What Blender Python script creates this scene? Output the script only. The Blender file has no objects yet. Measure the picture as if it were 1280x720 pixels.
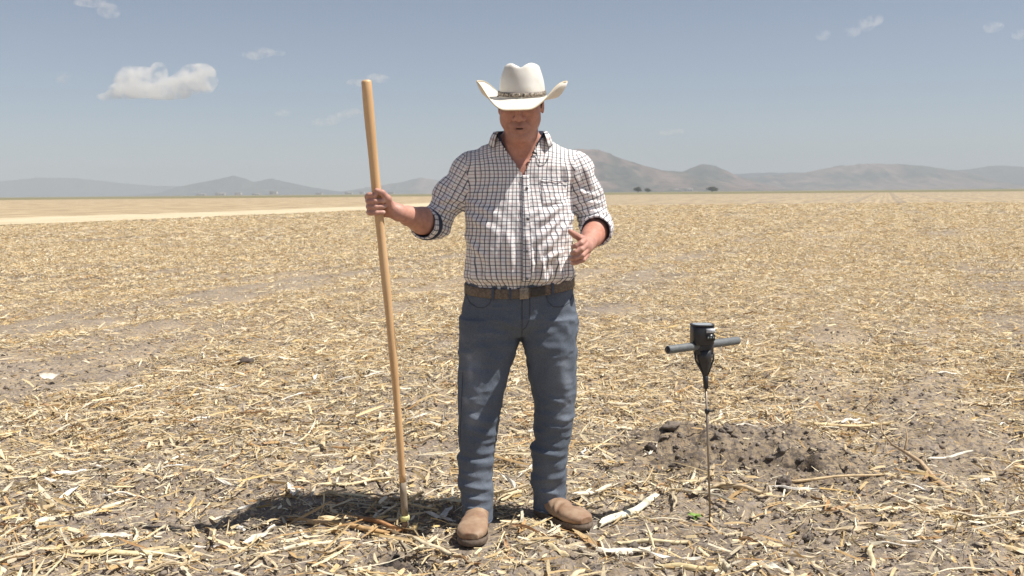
import bpy, math, random
import numpy as np
from mathutils import Vector, Matrix
from mathutils.bvhtree import BVHTree

rng = np.random.default_rng(7)
random.seed(7)
SC = bpy.context.scene
COL = SC.collection

# ------------------------------------------------------------------ camera
cd = bpy.data.cameras.new('camera')
cam = bpy.data.objects.new('camera', cd)
COL.objects.link(cam)
cd.sensor_width = 36.0
cd.lens = 35.16
cd.clip_start = 0.1
cd.clip_end = 60000
cam.location = (0, 0, 1.28)
cam.rotation_euler = (Matrix.Rotation(math.radians(90 - 5.44), 4, 'X') @ Matrix.Rotation(math.radians(-0.49), 4, 'Z')).to_euler()
cd.dof.use_dof = True
cd.dof.focus_distance = 3.85
cd.dof.aperture_fstop = 8.0
SC.camera = cam
SC.render.resolution_x = 1024
SC.render.resolution_y = 576

# ------------------------------------------------------------------ light
SUN_EL, SUN_AZ = 60.0, 10.0          # azimuth: degrees from +X towards the camera
el, az = math.radians(SUN_EL), math.radians(SUN_AZ)
SUNV = Vector((math.cos(el) * math.cos(az), -math.cos(el) * math.sin(az), math.sin(el)))
world = bpy.data.worlds.new('World')
SC.world = world
world.use_nodes = True
nt = world.node_tree
bg = nt.nodes['Background']
sky = nt.nodes.new('ShaderNodeTexSky')
sky.sky_type = 'NISHITA'
sky.sun_disc = False
sky.sun_elevation = el
sky.sun_rotation = math.radians(90 + SUN_AZ)
sky.altitude = 2200
sky.air_density = 1.0
sky.dust_density = 1.6
sky.ozone_density = 2.0
hs = nt.nodes.new('ShaderNodeHueSaturation')
hs.inputs['Saturation'].default_value = 0.74
hs.inputs['Value'].default_value = 1.0
hs.inputs['Hue'].default_value = 0.505
nt.links.new(sky.outputs[0], hs.inputs['Color'])
nt.links.new(hs.outputs[0], bg.inputs['Color'])
bg.inputs['Strength'].default_value = 0.063
sd = bpy.data.lights.new('sun', 'SUN')
sd.energy = 4.6
sd.angle = math.radians(0.55)
sd.color = (1.0, 0.955, 0.88)
so = bpy.data.objects.new('sun', sd)
COL.objects.link(so)
so.rotation_euler = SUNV.to_track_quat('Z', 'Y').to_euler()
so.location = (30, -5, 50)
SC.view_settings.view_transform = 'Standard'
SC.view_settings.look = 'None'
SC.view_settings.exposure = 0.55
SC.view_settings.gamma = 1.0
SC.render.engine = 'CYCLES'
SC.cycles.max_bounces = 8
SC.cycles.diffuse_bounces = 3
SC.cycles.glossy_bounces = 2
SC.cycles.transparent_max_bounces = 6
SC.cycles.volume_bounces = 5
SC.cycles.volume_step_rate = 1.0
SC.cycles.volume_max_steps = 256

# ------------------------------------------------------------------ helpers
def tag(o, label=None, cat=None, group=None, kind=None):
    if label: o['label'] = label
    if cat: o['category'] = cat
    if group: o['group'] = group
    if kind: o['kind'] = kind
    return o

ORG = {}
def empty(name, loc):
    o = bpy.data.objects.new(name, None)
    COL.objects.link(o)
    o.location = loc
    o.empty_display_size = 0.1
    ORG[o] = np.array(loc, float)
    return o

def make_mesh(name, V, F, mat=None, smooth=True, col=None, uv=None, tris=None):
    """V (n,3); F (m,4) quads and/or tris (k,3); col per vertex; uv per corner of the quads then the tris"""
    me = bpy.data.meshes.new(name)
    V = np.asarray(V, np.float32)
    nq = 0 if F is None else len(F)
    ntr = 0 if tris is None else len(tris)
    me.vertices.add(len(V))
    me.vertices.foreach_set('co', V.ravel())
    parts, starts = [], []
    if nq: parts.append(np.asarray(F, np.int32).ravel()); starts.append(np.arange(nq, dtype=np.int32) * 4)
    if ntr: parts.append(np.asarray(tris, np.int32).ravel()); starts.append(nq * 4 + np.arange(ntr, dtype=np.int32) * 3)
    li = np.concatenate(parts)
    me.loops.add(len(li))
    me.loops.foreach_set('vertex_index', li)
    me.polygons.add(nq + ntr)
    me.polygons.foreach_set('loop_start', np.concatenate(starts))
    if smooth:
        me.polygons.foreach_set('use_smooth', np.ones(nq + ntr, bool))
    me.update(calc_edges=True)
    if col is not None:
        a = me.color_attributes.new('Col', 'FLOAT_COLOR', 'POINT')
        c = np.ones((len(V), 4), np.float32)
        c[:, :col.shape[1]] = col
        a.data.foreach_set('color', c.ravel())
    if uv is not None:
        u = me.uv_layers.new(name='UVMap')
        u.data.foreach_set('uv', np.asarray(uv, np.float32).ravel())
    if mat: me.materials.append(mat)
    me.validate()
    return me

def add(name, V, F, mat, parent=None, smooth=True, col=None, uv=None, tris=None):
    V = np.asarray(V, float)
    root = parent
    while root is not None and root.parent is not None: root = root.parent
    if root is not None: V = V - ORG[root]
    me = make_mesh(name, V, F, mat, smooth, col, uv, tris)
    o = bpy.data.objects.new(name, me)
    COL.objects.link(o)
    o.parent = parent
    if root is None: ORG[o] = np.zeros(3)
    return o

def add_at(name, V, F, mat, loc, **k):
    """a top-level mesh whose origin is loc"""
    o = add(name, np.asarray(V, float) - np.array(loc), F, mat, **k)
    o.location = loc
    ORG[o] = np.array(loc, float)
    return o

def unit(v):
    v = np.asarray(v, float)
    return v / (np.linalg.norm(v) + 1e-12)

def frames(P):
    P = np.asarray(P, float)
    T = np.gradient(P, axis=0)
    T /= np.linalg.norm(T, axis=1)[:, None] + 1e-12
    ref = np.array([0, 0, 1.0]) if abs(T[0][2]) < .9 else np.array([0, 1.0, 0])
    N = []
    n = unit(np.cross(T[0], ref))
    for t in T:
        n = unit(n - t * np.dot(n, t))
        N.append(n)
    N = np.array(N)
    return T, N, np.cross(T, N)

def tube(P, R, n=12, caps=True, ry=None):
    """tube along P with radii R; closed with round-ish caps (quads + tris)"""
    P = np.asarray(P, float); R = np.broadcast_to(np.asarray(R, float), (len(P),)); 
    T, N, B = frames(P)
    a = np.linspace(0, 2 * np.pi, n, endpoint=False)
    k = 1.0 if ry is None else ry
    V = P[:, None, :] + R[:, None, None] * (np.cos(a)[None, :, None] * N[:, None, :] + k * np.sin(a)[None, :, None] * B[:, None, :])
    V = V.reshape(-1, 3)
    m = len(P)
    i, j = np.meshgrid(np.arange(m - 1), np.arange(n), indexing='ij')
    F = np.stack([i * n + j, i * n + (j + 1) % n, (i + 1) * n + (j + 1) % n, (i + 1) * n + j], -1).reshape(-1, 4)
    tr = None
    if caps:
        c0, c1 = len(V), len(V) + 1
        V = np.vstack([V, P[0], P[-1]])
        j = np.arange(n)
        tr = np.vstack([np.stack([np.full(n, c0), (j + 1) % n, j], -1), np.stack([np.full(n, c1), (m - 1) * n + j, (m - 1) * n + (j + 1) % n], -1)])
    return V, F, tr

def add_tube(name, P, R, mat, parent=None, n=12, ry=None, smooth=True):
    V, F, tr = tube(P, R, n, True, ry)
    o = add(name, V, F, mat, parent, smooth=smooth, tris=tr)
    if smooth:
        o.data.polygons.foreach_set('use_smooth', np.r_[np.ones(len(F), bool), np.zeros(len(tr), bool)])
    return o

def grid_faces(nu, nv, wrapu=False):
    i, j = np.meshgrid(np.arange(nu if wrapu else nu - 1), np.arange(nv - 1), indexing='ij')
    i2 = (i + 1) % nu
    return np.stack([i * nv + j, i2 * nv + j, i2 * nv + j + 1, i * nv + j + 1], -1).reshape(-1, 4)

# value noise, 3D and vectorised
_T = rng.random(1 << 16).astype(np.float32)
def _h(ix, iy, iz):
    return _T[((ix * 73856093) ^ (iy * 19349663) ^ (iz * 83492791)) & 0xffff]
def noise(P, s=1.0, off=0.0):
    P = np.asarray(P, float) * s + off
    I = np.floor(P).astype(np.int64)
    f = P - I
    f = f * f * (3 - 2 * f)
    x, y, z = I[..., 0], I[..., 1], I[..., 2]
    fx, fy, fz = f[..., 0], f[..., 1], f[..., 2]
    def L(a, b, t): return a + (b - a) * t
    c00 = L(_h(x, y, z), _h(x + 1, y, z), fx); c10 = L(_h(x, y + 1, z), _h(x + 1, y + 1, z), fx)
    c01 = L(_h(x, y, z + 1), _h(x + 1, y, z + 1), fx); c11 = L(_h(x, y + 1, z + 1), _h(x + 1, y + 1, z + 1), fx)
    return L(L(c00, c10, fy), L(c01, c11, fy), fz) * 2 - 1
def noise2(x, y, s, off=0.0):
    """2D value noise"""
    X = np.asarray(x, float) * s + off; Y = np.asarray(y, float) * s + off * 1.7
    ix, iy = np.floor(X).astype(np.int64), np.floor(Y).astype(np.int64)
    fx, fy = X - ix, Y - iy
    fx = fx * fx * (3 - 2 * fx); fy = fy * fy * (3 - 2 * fy)
    z = np.zeros_like(ix) + int(off * 13)
    a = _h(ix, iy, z); b = _h(ix + 1, iy, z); c = _h(ix, iy + 1, z); d = _h(ix + 1, iy + 1, z)
    return (a + (b - a) * fx + (c + (d - c) * fx - a - (b - a) * fx) * fy) * 2 - 1
def sstep(a, b, x):
    t = np.clip((x - a) / (b - a), 0, 1)
    return t * t * (3 - 2 * t)

# ------------------------------------------------------------------ materials
def nodes_mat(name, rough=0.6, metal=0.0, spec=0.5):
    m = bpy.data.materials.new(name)
    m.use_nodes = True
    b = m.node_tree.nodes['Principled BSDF']
    b.inputs['Roughness'].default_value = rough
    b.inputs['Metallic'].default_value = metal
    b.inputs['Specular IOR Level'].default_value = spec
    return m, m.node_tree, b

def N_(nt, t, **kw):
    n = nt.nodes.new(t)
    for k, v in kw.items():
        if k in n.inputs: n.inputs[k].default_value = v
        else: setattr(n, k, v)
    return n

def simple_mat(name, c1, c2=None, rough=0.6, metal=0.0, spec=0.5, scale=20.0, bump=0.0, bscale=None, stretch=None, detail=4.0, lo=.35, hi=.65):
    m, nt, b = nodes_mat(name, rough, metal, spec)
    if c2 is None: c2 = tuple(c * 0.8 for c in c1)
    tc = N_(nt, 'ShaderNodeTexCoord')
    mp = N_(nt, 'ShaderNodeMapping')
    if stretch: mp.inputs['Scale'].default_value = stretch
    nt.links.new(tc.outputs['Object'], mp.inputs['Vector'])
    nz = N_(nt, 'ShaderNodeTexNoise', Scale=scale, Detail=detail, Roughness=0.6)
    nt.links.new(mp.outputs[0], nz.inputs['Vector'])
    cr = N_(nt, 'ShaderNodeValToRGB')
    cr.color_ramp.elements[0].position = lo; cr.color_ramp.elements[0].color = (*c1, 1)
    cr.color_ramp.elements[1].position = hi; cr.color_ramp.elements[1].color = (*c2, 1)
    nt.links.new(nz.outputs['Fac'], cr.inputs[0])
    nt.links.new(cr.outputs[0], b.inputs['Base Color'])
    if bump:
        nb = N_(nt, 'ShaderNodeTexNoise', Scale=bscale or scale * 3, Detail=3.0)
        nt.links.new(mp.outputs[0], nb.inputs['Vector'])
        bp = N_(nt, 'ShaderNodeBump', Strength=1.0, Distance=bump)
        nt.links.new(nb.outputs['Fac'], bp.inputs['Height'])
        nt.links.new(bp.outputs[0], b.inputs['Normal'])
    return m

def col_mat(name, rough=0.75, spec=0.3, nscale=60.0, namp=0.25, bump=0.0, stretch=None, transl=0.0, coords='Object'):
    """base colour from the Col attribute, mottled by noise"""
    m, nt, b = nodes_mat(name, rough, 0, spec)
    at = N_(nt, 'ShaderNodeAttribute', attribute_name='Col')
    tc = N_(nt, 'ShaderNodeTexCoord')
    mp = N_(nt, 'ShaderNodeMapping')
    if stretch: mp.inputs['Scale'].default_value = stretch
    nt.links.new(tc.outputs[coords], mp.inputs['Vector'])
    nz = N_(nt, 'ShaderNodeTexNoise', Scale=nscale, Detail=4.0, Roughness=0.65)
    nt.links.new(mp.outputs[0], nz.inputs['Vector'])
    mr = N_(nt, 'ShaderNodeMapRange')
    mr.inputs[1].default_value = .3; mr.inputs[2].default_value = .7
    mr.inputs[3].default_value = 1 - namp; mr.inputs[4].default_value = 1 + namp
    nt.links.new(nz.outputs['Fac'], mr.inputs[0])
    mx = N_(nt, 'ShaderNodeVectorMath', operation='SCALE')
    nt.links.new(at.outputs['Color'], mx.inputs[0])
    nt.links.new(mr.outputs[0], mx.inputs['Scale'])
    nt.links.new(mx.outputs[0], b.inputs['Base Color'])
    if bump:
        bp = N_(nt, 'ShaderNodeBump', Strength=1.0, Distance=bump)
        nt.links.new(nz.outputs['Fac'], bp.inputs['Height'])
        nt.links.new(bp.outputs[0], b.inputs['Normal'])
    if transl:
        tr = N_(nt, 'ShaderNodeBsdfTranslucent')
        nt.links.new(mx.outputs[0], tr.inputs['Color'])
        ms = N_(nt, 'ShaderNodeMixShader'); ms.inputs[0].default_value = transl
        nt.links.new(b.outputs[0], ms.inputs[1]); nt.links.new(tr.outputs[0], ms.inputs[2])
        nt.links.new(ms.outputs[0], nt.nodes['Material Output'].inputs['Surface'])
    return m

# ------------------------------------------------------------------ the land
ROW = math.radians(20.5)                       # the crop rows run this far right of straight ahead
RD = np.array([math.sin(ROW), math.cos(ROW)])  # along the rows
RN = np.array([math.cos(ROW), -math.sin(ROW)])
PIT = (1.10, 4.72)
BOOTS = [(-0.157, 3.55), (-0.14, 3.66), (-0.13, 3.80), (0.13, 3.91), (0.20, 3.83), (0.265, 3.75)]

def bare(x, y):
    """1 where the dug-out soil lies"""
    w = 0.22 * noise2(x, y, 3.1, 4.0)
    r = np.hypot((x - PIT[0] - .02) / .62, (y - PIT[1] - .02) / .66)
    return 1 - sstep(.72, 1.08, r + w)

def ground_z(x, y):
    x = np.asarray(x, float); y = np.asarray(y, float)
    d = np.hypot(x, y)
    fade = 1 - sstep(14, 60, d)
    q = (x * RN[0] + y * RN[1])
    z = 0.016 * np.sin(q * 2 * np.pi / 0.78 + 1.1 * noise2(x, y, .5)) * (0.5 + .5 * noise2(x, y, .3, 3))
    z += 0.028 * noise2(x, y, 0.7, 1.0) + 0.022 * noise2(x, y, 2.1, 2.0)
    z += 0.014 * noise2(x, y, 6.0, 5.0) * (1 - sstep(9, 25, d))
    near = 1 - sstep(6, 11, d)
    rough = 0.5 + 0.5 * noise2(x, y, 1.3, 8.0)
    cl = np.abs(noise2(x, y, 15.0, 6.0))
    z += near * (0.5 + rough) * (0.016 * (0.5 - cl) + 0.010 * noise2(x, y, 33.0, 7.0) + 0.005 * noise2(x, y, 71.0, 9.0))
    z *= fade
    flat = np.zeros_like(x)
    for bx, by in BOOTS:
        flat = np.maximum(flat, 1 - sstep(.07, .26, np.hypot(x - bx, y - by)))
    for bx, by in [(-0.412, 3.73), (0.767, 3.80)]:
        flat = np.maximum(flat, 1 - sstep(.03, .2, np.hypot(x - bx, y - by)))
    z = z * (1 - flat * .9) - 0.009 * flat
    # the dug hole, its rim and the heap of loose soil behind it
    b = bare(x, y)
    hole = np.exp(-(((x - 1.00) / .20) ** 2 + ((y - 4.60) / .10) ** 2) ** 1.3)
    hole2 = np.exp(-(((x - 1.30) / .085) ** 2 + ((y - 4.50) / .055) ** 2) ** 1.5)
    heap = np.exp(-(((x - 1.02) / .42) ** 2 + ((y - 4.98) / .26) ** 2))
    rim = np.exp(-(((x - 1.45) / .11) ** 2 + ((y - 4.60) / .12) ** 2)) + .9 * np.exp(-(((x - 1.28) / .13) ** 2 + ((y - 4.66) / .05) ** 2))
    z = z + heap * .06 + rim * .055 - hole * .10 - hole2 * .22
    z = z + b * (0.021 * (noise2(x, y, 9, 11) + .6 * np.abs(noise2(x, y, 24, 12))) + .016 * (.4 - np.abs(noise2(x, y, 13, 14))))
    # dark scuffed hollows in the foreground
    for hx, hy, rx, ry, dp in [(-.345, 3.385, .085, .05, .075), (-.47, 3.42, .08, .04, .035), (-1.02, 3.55, .12, .05, .03), (1.5, 3.9, .1, .06, .03)]:
        z = z - dp * np.exp(-(((x - hx) / rx) ** 2 + ((y - hy) / ry) ** 2))
    return z

def graded(lo_dense, hi_dense, step, lo, hi, g=1.06):
    v = list(np.arange(lo_dense, hi_dense, step))
    s = step; a = v[-1]
    while a < hi:
        s *= g; a += s; v.append(a)
    s = step; a = v[0]; w = []
    while a > lo:
        s *= g; a -= s; w.append(a)
    return np.array(w[::-1] + v)

gx = graded(-2.7, 2.7, .0135, -14000, 14000, 1.065)
gy = graded(2.5, 6.6, .0135, -400, 12500, 1.045)
X, Y = np.meshgrid(gx, gy, indexing='ij')
Z = ground_z(X, Y)
dist = np.hypot(X, Y)
straw = sstep(22, 75, dist)
painted_shade = np.maximum(np.exp(-(((X + .445) / .085) ** 2 + ((Y - 3.415) / .035) ** 2) ** 1.4), np.exp(-(((X + .340) / .068) ** 2 + ((Y - 3.365) / .045) ** 2) ** 1.4))  # shade of the hollow before the pole, painted into the soil colour
painted_shade = np.maximum(painted_shade, .75 * np.exp(-(((X - 1.29) / .10) ** 2 + ((Y - 4.52) / .075) ** 2) ** 1.4))  # shadow under the rim of the small hole, painted as well
painted_shade = np.maximum(painted_shade, .45 * np.exp(-(((X - .78) / .10) ** 2 + ((Y - 4.62) / .09) ** 2) ** 1.4))  # weaker painted shade at the left of the dug soil
painted_shade = np.clip(painted_shade * (1.2 + .9 * noise2(X, Y, 40, 3)), 0, 1)
gcol = np.stack([straw.ravel(), bare(X, Y).ravel(), (.40 + .60 * sstep(3.0, 9, dist)).ravel(), painted_shade.ravel()], -1)

mg, nt, b = nodes_mat('field_soil', 0.95, 0, 0.15)
at = N_(nt, 'ShaderNodeAttribute', attribute_name='Col')
sp = N_(nt, 'ShaderNodeSeparateColor'); nt.links.new(at.outputs['Color'], sp.inputs[0])
tc = N_(nt, 'ShaderNodeTexCoord')
def nz_(scale, detail=5.0, rough=.6, vec=None):
    n = N_(nt, 'ShaderNodeTexNoise', Scale=scale, Detail=detail, Roughness=rough)
    nt.links.new(vec or tc.outputs['Object'], n.inputs['Vector'])
    return n.outputs['Fac']
def ramp_(fac, stops):
    cr = N_(nt, 'ShaderNodeValToRGB')
    e = cr.color_ramp.elements
    while len(e) < len(stops): e.new(.5)
    for k, (p_, c_) in enumerate(stops):
        e[k].position = p_; e[k].color = (*c_, 1)
    nt.links.new(fac, cr.inputs[0])
    return cr.outputs[0]
def mix_(fac, a, b_, bt='MIX'):
    m_ = N_(nt, 'ShaderNodeMix', data_type='RGBA', blend_type=bt)
    if isinstance(fac, float): m_.inputs[0].default_value = fac
    else: nt.links.new(fac, m_.inputs[0])
    for k, v in ((6, a), (7, b_)):
        if isinstance(v, tuple): m_.inputs[k].default_value = (*v, 1)
        else: nt.links.new(v, m_.inputs[k])
    return m_.outputs[2]
soil = ramp_(nz_(2.2, 8.0, .7), [(.3, (.195, .160, .134)), (.5, (.260, .218, .185)), (.72, (.34, .292, .252))])
fine = ramp_(nz_(55, 4.0), [(.32, (.55, .55, .55)), (.62, (1.12, 1.12, 1.12))])
soil = mix_(1.0, soil, fine, 'MULTIPLY')
dug = ramp_(nz_(14, 6.0, .65), [(.35, (.100, .080, .066)), (.65, (.180, .148, .124))])
base = mix_(sp.outputs[1], soil, dug)
# crumbs of chaff painted as fine print in the soil, past what is built piece by piece
mpr = N_(nt, 'ShaderNodeMapping'); mpr.inputs['Rotation'].default_value = (0, 0, ROW)
nt.links.new(tc.outputs['Object'], mpr.inputs['Vector'])
chaff = ramp_(nz_(38, 3.0, .7), [(.44, (0, 0, 0)), (.55, (.9, .9, .9))])
chc = ramp_(nz_(9.0, 3.0), [(.35, (.40, .29, .165)), (.6, (.58, .45, .28))])
cf = N_(nt, 'ShaderNodeMath', operation='MULTIPLY'); nt.links.new(chaff, cf.inputs[0]); nt.links.new(sp.outputs[2], cf.inputs[1])
base = mix_(cf.outputs[0], base, chc)
# wheel tracks and patches where the soil lies open, running with the rows
sxr = N_(nt, 'ShaderNodeSeparateXYZ'); nt.links.new(mpr.outputs[0], sxr.inputs[0])
def m_(op, a, b_=None, c_=None):
    n_ = N_(nt, 'ShaderNodeMath', operation=op)
    for k, v in enumerate((a, b_, c_)):
        if v is None: continue
        if isinstance(v, (int, float)): n_.inputs[k].default_value = v
        else: nt.links.new(v, n_.inputs[k])
    return n_.outputs[0]
qd = m_('ABSOLUTE', m_('SUBTRACT', m_('FLOORED_MODULO', m_('ADD', sxr.outputs[0], .9), 4.7), 2.3))
wh = N_(nt, 'ShaderNodeMapRange', interpolation_type='SMOOTHSTEP'); nt.links.new(qd, wh.inputs[0])
wh.inputs[1].default_value = .62; wh.inputs[2].default_value = .12; wh.inputs[3].default_value = 0; wh.inputs[4].default_value = 1
mpp = N_(nt, 'ShaderNodeMapping'); mpp.inputs['Scale'].default_value = (1, .22, 1); nt.links.new(mpr.outputs[0], mpp.inputs['Vector'])
pat = N_(nt, 'ShaderNodeMapRange'); nt.links.new(nz_(.33, 4.0, .6, mpp.outputs[0]), pat.inputs[0])
pat.inputs[1].default_value = .50; pat.inputs[2].default_value = .64
rw = m_('MULTIPLY_ADD', m_('SINE', m_('MULTIPLY', sxr.outputs[0], 8.055)), .18, .18)
openm = m_('MINIMUM', m_('ADD', m_('ADD', m_('MULTIPLY', wh.outputs[0], .36), m_('MULTIPLY', pat.outputs[0], .34)), rw), .85)
mps = N_(nt, 'ShaderNodeMapping'); mps.inputs['Scale'].default_value = (1, .06, 1)
nt.links.new(mpr.outputs[0], mps.inputs['Vector'])
rows = nz_(1.6, 3.0, .6, mps.outputs[0])
farc = ramp_(rows, [(.36, (.31, .245, .155)), (.5, (.48, .39, .255)), (.66, (.58, .485, .325))])
speck = ramp_(nz_(3.0, 8.0, .75), [(.36, (.62, .58, .54)), (.6, (1.12, 1.1, 1.08))])
farc = mix_(1.0, farc, speck, 'MULTIPLY')
base = mix_(sp.outputs[0], base, farc)
far2 = m_('MULTIPLY', openm, sp.outputs[2])
base = mix_(far2, base, soil)
base = mix_(at.outputs['Alpha'], base, (.035, .029, .025))  # alpha lays the painted shade of the hollows over the soil
nt.links.new(base, b.inputs['Base Color'])
bp = N_(nt, 'ShaderNodeBump', Strength=.8, Distance=.012)
nt.links.new(nz_(75, 5.0, .7), bp.inputs['Height'])
nt.links.new(bp.outputs[0], b.inputs['Normal'])
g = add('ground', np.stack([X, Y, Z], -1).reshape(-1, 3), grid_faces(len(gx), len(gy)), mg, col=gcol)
tag(g, kind='structure')

def sheet(name, pts_a, pts_b, z, mat, sub=24):
    """a strip between two polylines, sampled finely"""
    def rs(p):
        p = np.array(p, float); s = np.r_[0, np.cumsum(np.hypot(*np.diff(p, axis=0).T))]
        t = np.linspace(0, s[-1], sub)
        return np.stack([np.interp(t, s, p[:, 0]), np.interp(t, s, p[:, 1])], -1)
    A, B = rs(pts_a), rs(pts_b)
    t = np.linspace(0, 1, 9)[None, :, None]
    P = A[:, None] * (1 - t) + B[:, None] * t
    P[..., 0] += (.6 * noise2(P[..., 0], P[..., 1], .13, 2) + .5 * noise2(P[..., 0], P[..., 1], .9, 5))
    V = np.concatenate([P, np.full(P.shape[:2] + (1,), z)], -1).reshape(-1, 3)
    return tag(add(name, V, grid_faces(sub, 9), mat), kind='structure')

m_track = simple_mat('dry_track', (.62, .54, .38), (.50, .41, .27), 0.9, spec=.1, scale=.35, lo=.3, hi=.7)
m_brown = simple_mat('fallow', (.29, .215, .135), (.50, .40, .26), 0.95, spec=.1, scale=.35, stretch=(1, .5, 1), detail=9.0)
m_green = simple_mat('distant_grass', (.17, .16, .085), (.24, .21, .12), 0.95, spec=.1, scale=.02, stretch=(1, .3, 1))
m_plain = simple_mat('distant_plain', (.30, .26, .19), (.24, .23, .17), 0.95, spec=.1, scale=.004)
near_e = [(-46, -20), (-33, 15), (-23.1, 45.3), (-11.6, 78.8), (-7.9, 99.6), (-4, 140), (-1, 200), (8, 330), (12, 440)]
far_e = [(-62, -20), (-50, 25), (-33.5, 65.6), (-25.6, 78.5), (-16.4, 111.5), (-12.2, 150), (-9, 200), (-2, 330), (2, 440)]
far_e = [(a[0] * .74 + b_[0] * .26, a[1] * .74 + b_[1] * .26) for a, b_ in zip(far_e, near_e)]
sheet('dirt_track', near_e, far_e, .022, m_track, 400)
sheet('fallow_field', far_e, [(-900, -20), (-900, 440)], .018, m_brown, 90)
sheet('distant_grass', [(-1500, 450), (2500, 450)], [(-4000, 3800), (4000, 3800)], .03, m_green, 60)

# ------------------------------------------------------------------ hills
def hill(profile, ycen, depth, seed, cols, gully=.55):
    """a ridge whose skyline runs through the points (x, height)"""
    p = np.array(profile, float)
    xs = np.linspace(p[0, 0], p[-1, 0], 260)
    h = np.interp(xs, p[:, 0], p[:, 1])
    k = np.hanning(9); k /= k.sum()
    h = np.convolve(np.pad(h, 4, 'edge'), k, 'valid')
    t = np.linspace(-1, 1, 81)
    XX, TT = np.meshgrid(xs, t, indexing='ij')
    L = depth
    YY = ycen + TT * L
    # spurs: the foot of the slope wanders, gullies run down it
    sc = 1 / 420.0
    sp_ = noise2(XX, YY * .35, sc, seed) * .5 + noise2(XX, YY * .35, sc * 2.7, seed + 1) * .3
    prof = np.clip(1 - np.abs(TT) * (1 + .35 * sp_), 0, 1) ** 1.25
    rid = np.abs(noise2(XX, YY * .5, sc * 3.1, seed + 2)) + .5 * np.abs(noise2(XX, YY, sc * 7, seed + 3))
    ZZ = h[:, None] * prof * (1 - gully * rid * np.clip(np.abs(TT) * 2.2, 0, 1) * (1 - prof * .3))
    ZZ += h[:, None] * .02 * noise2(XX, YY, sc * 14, seed + 4) * prof
    ZZ -= 3
    V = np.stack([XX, YY, ZZ], -1).reshape(-1, 3)
    c = noise2(XX, YY, sc * 2.2, seed + 6) + .6 * noise2(XX, YY, sc * 8, seed + 7)
    c = sstep(-.5, .6, c).ravel()[:, None]
    C = np.array(cols[0]) * (1 - c) + np.array(cols[1]) * c
    o = add('hills', V, grid_faces(260, 81), m_hill, col=C)
    return tag(o, kind='structure')

m_hill = col_mat('hill_scrub', 0.95, 0.1, .012, .5)
OLV, BRN, DRK = (.066, .060, .048), (.17, .118, .096), (.045, .045, .045)
def at(px_x, px_y, Y):                      # a bearing and height as seen, given in metres
    return (px_x, px_y)
# behind the man and to his right: the tall hill, its shoulder, the rounded hill, the long range
hill([(-420, 0), (-200, 60), (60, 150), (200, 205), (362, 229), (470, 218), (600, 165), (760, 118), (900, 100), (1050, 60), (1250, 20), (1400, 0)], 5200, 700, 3, (OLV, BRN))
hill([(600, 0), (820, 60), (960, 100), (1080, 148), (1135, 164), (1200, 150), (1330, 90), (1500, 40), (1700, 0)], 5900, 560, 17, (OLV, BRN))
hill([(1350, 0), (1560, 70), (1800, 108), (2100, 130), (2320, 172), (2520, 190), (2750, 186), (2900, 176), (3080, 150), (3250, 128), (3500, 60), (3800, 0)], 7200, 800, 29, (OLV, BRN))
hill([(2000, 0), (2500, 60), (2900, 130), (3300, 165), (3600, 172), (3900, 166), (4200, 205), (4400, 190), (4700, 195), (5200, 215), (5800, 160), (6500, 0)], 8700, 900, 41, (DRK, OLV))
hill([(900, 0), (1500, 90), (1900, 150), (2300, 170), (2900, 165), (3500, 100), (4200, 0)], 9300, 800, 47, (DRK, OLV))
# to the left: small ranges fading into the air
hill([(-3500, 0), (-3150, 30), (-3000, 80), (-2800, 115), (-2640, 145), (-2500, 178), (-2400, 160), (-2300, 118), (-2150, 150), (-2020, 118), (-1800, 70), (-1550, 30), (-1300, 0)], 9000, 500, 53, (DRK, OLV))
hill([(-1800, 0), (-1500, 35), (-1250, 75), (-1000, 110), (-830, 150), (-650, 120), (-400, 90), (-150, 60), (200, 0)], 9200, 500, 59, (OLV, BRN))
hill([(-9000, 160), (-6500, 210), (-5800, 180), (-5350, 222), (-4950, 215), (-4500, 160), (-4100, 120), (-3700, 108), (-3300, 122), (-3000, 90), (-2500, 40), (-2100, 0)], 11400, 700, 61, (DRK, OLV))

hill([(5600, 0), (6600, 120), (7400, 190), (8200, 150), (9200, 220), (10400, 120), (11500, 0)], 9000, 900, 67, (DRK, OLV))

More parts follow.
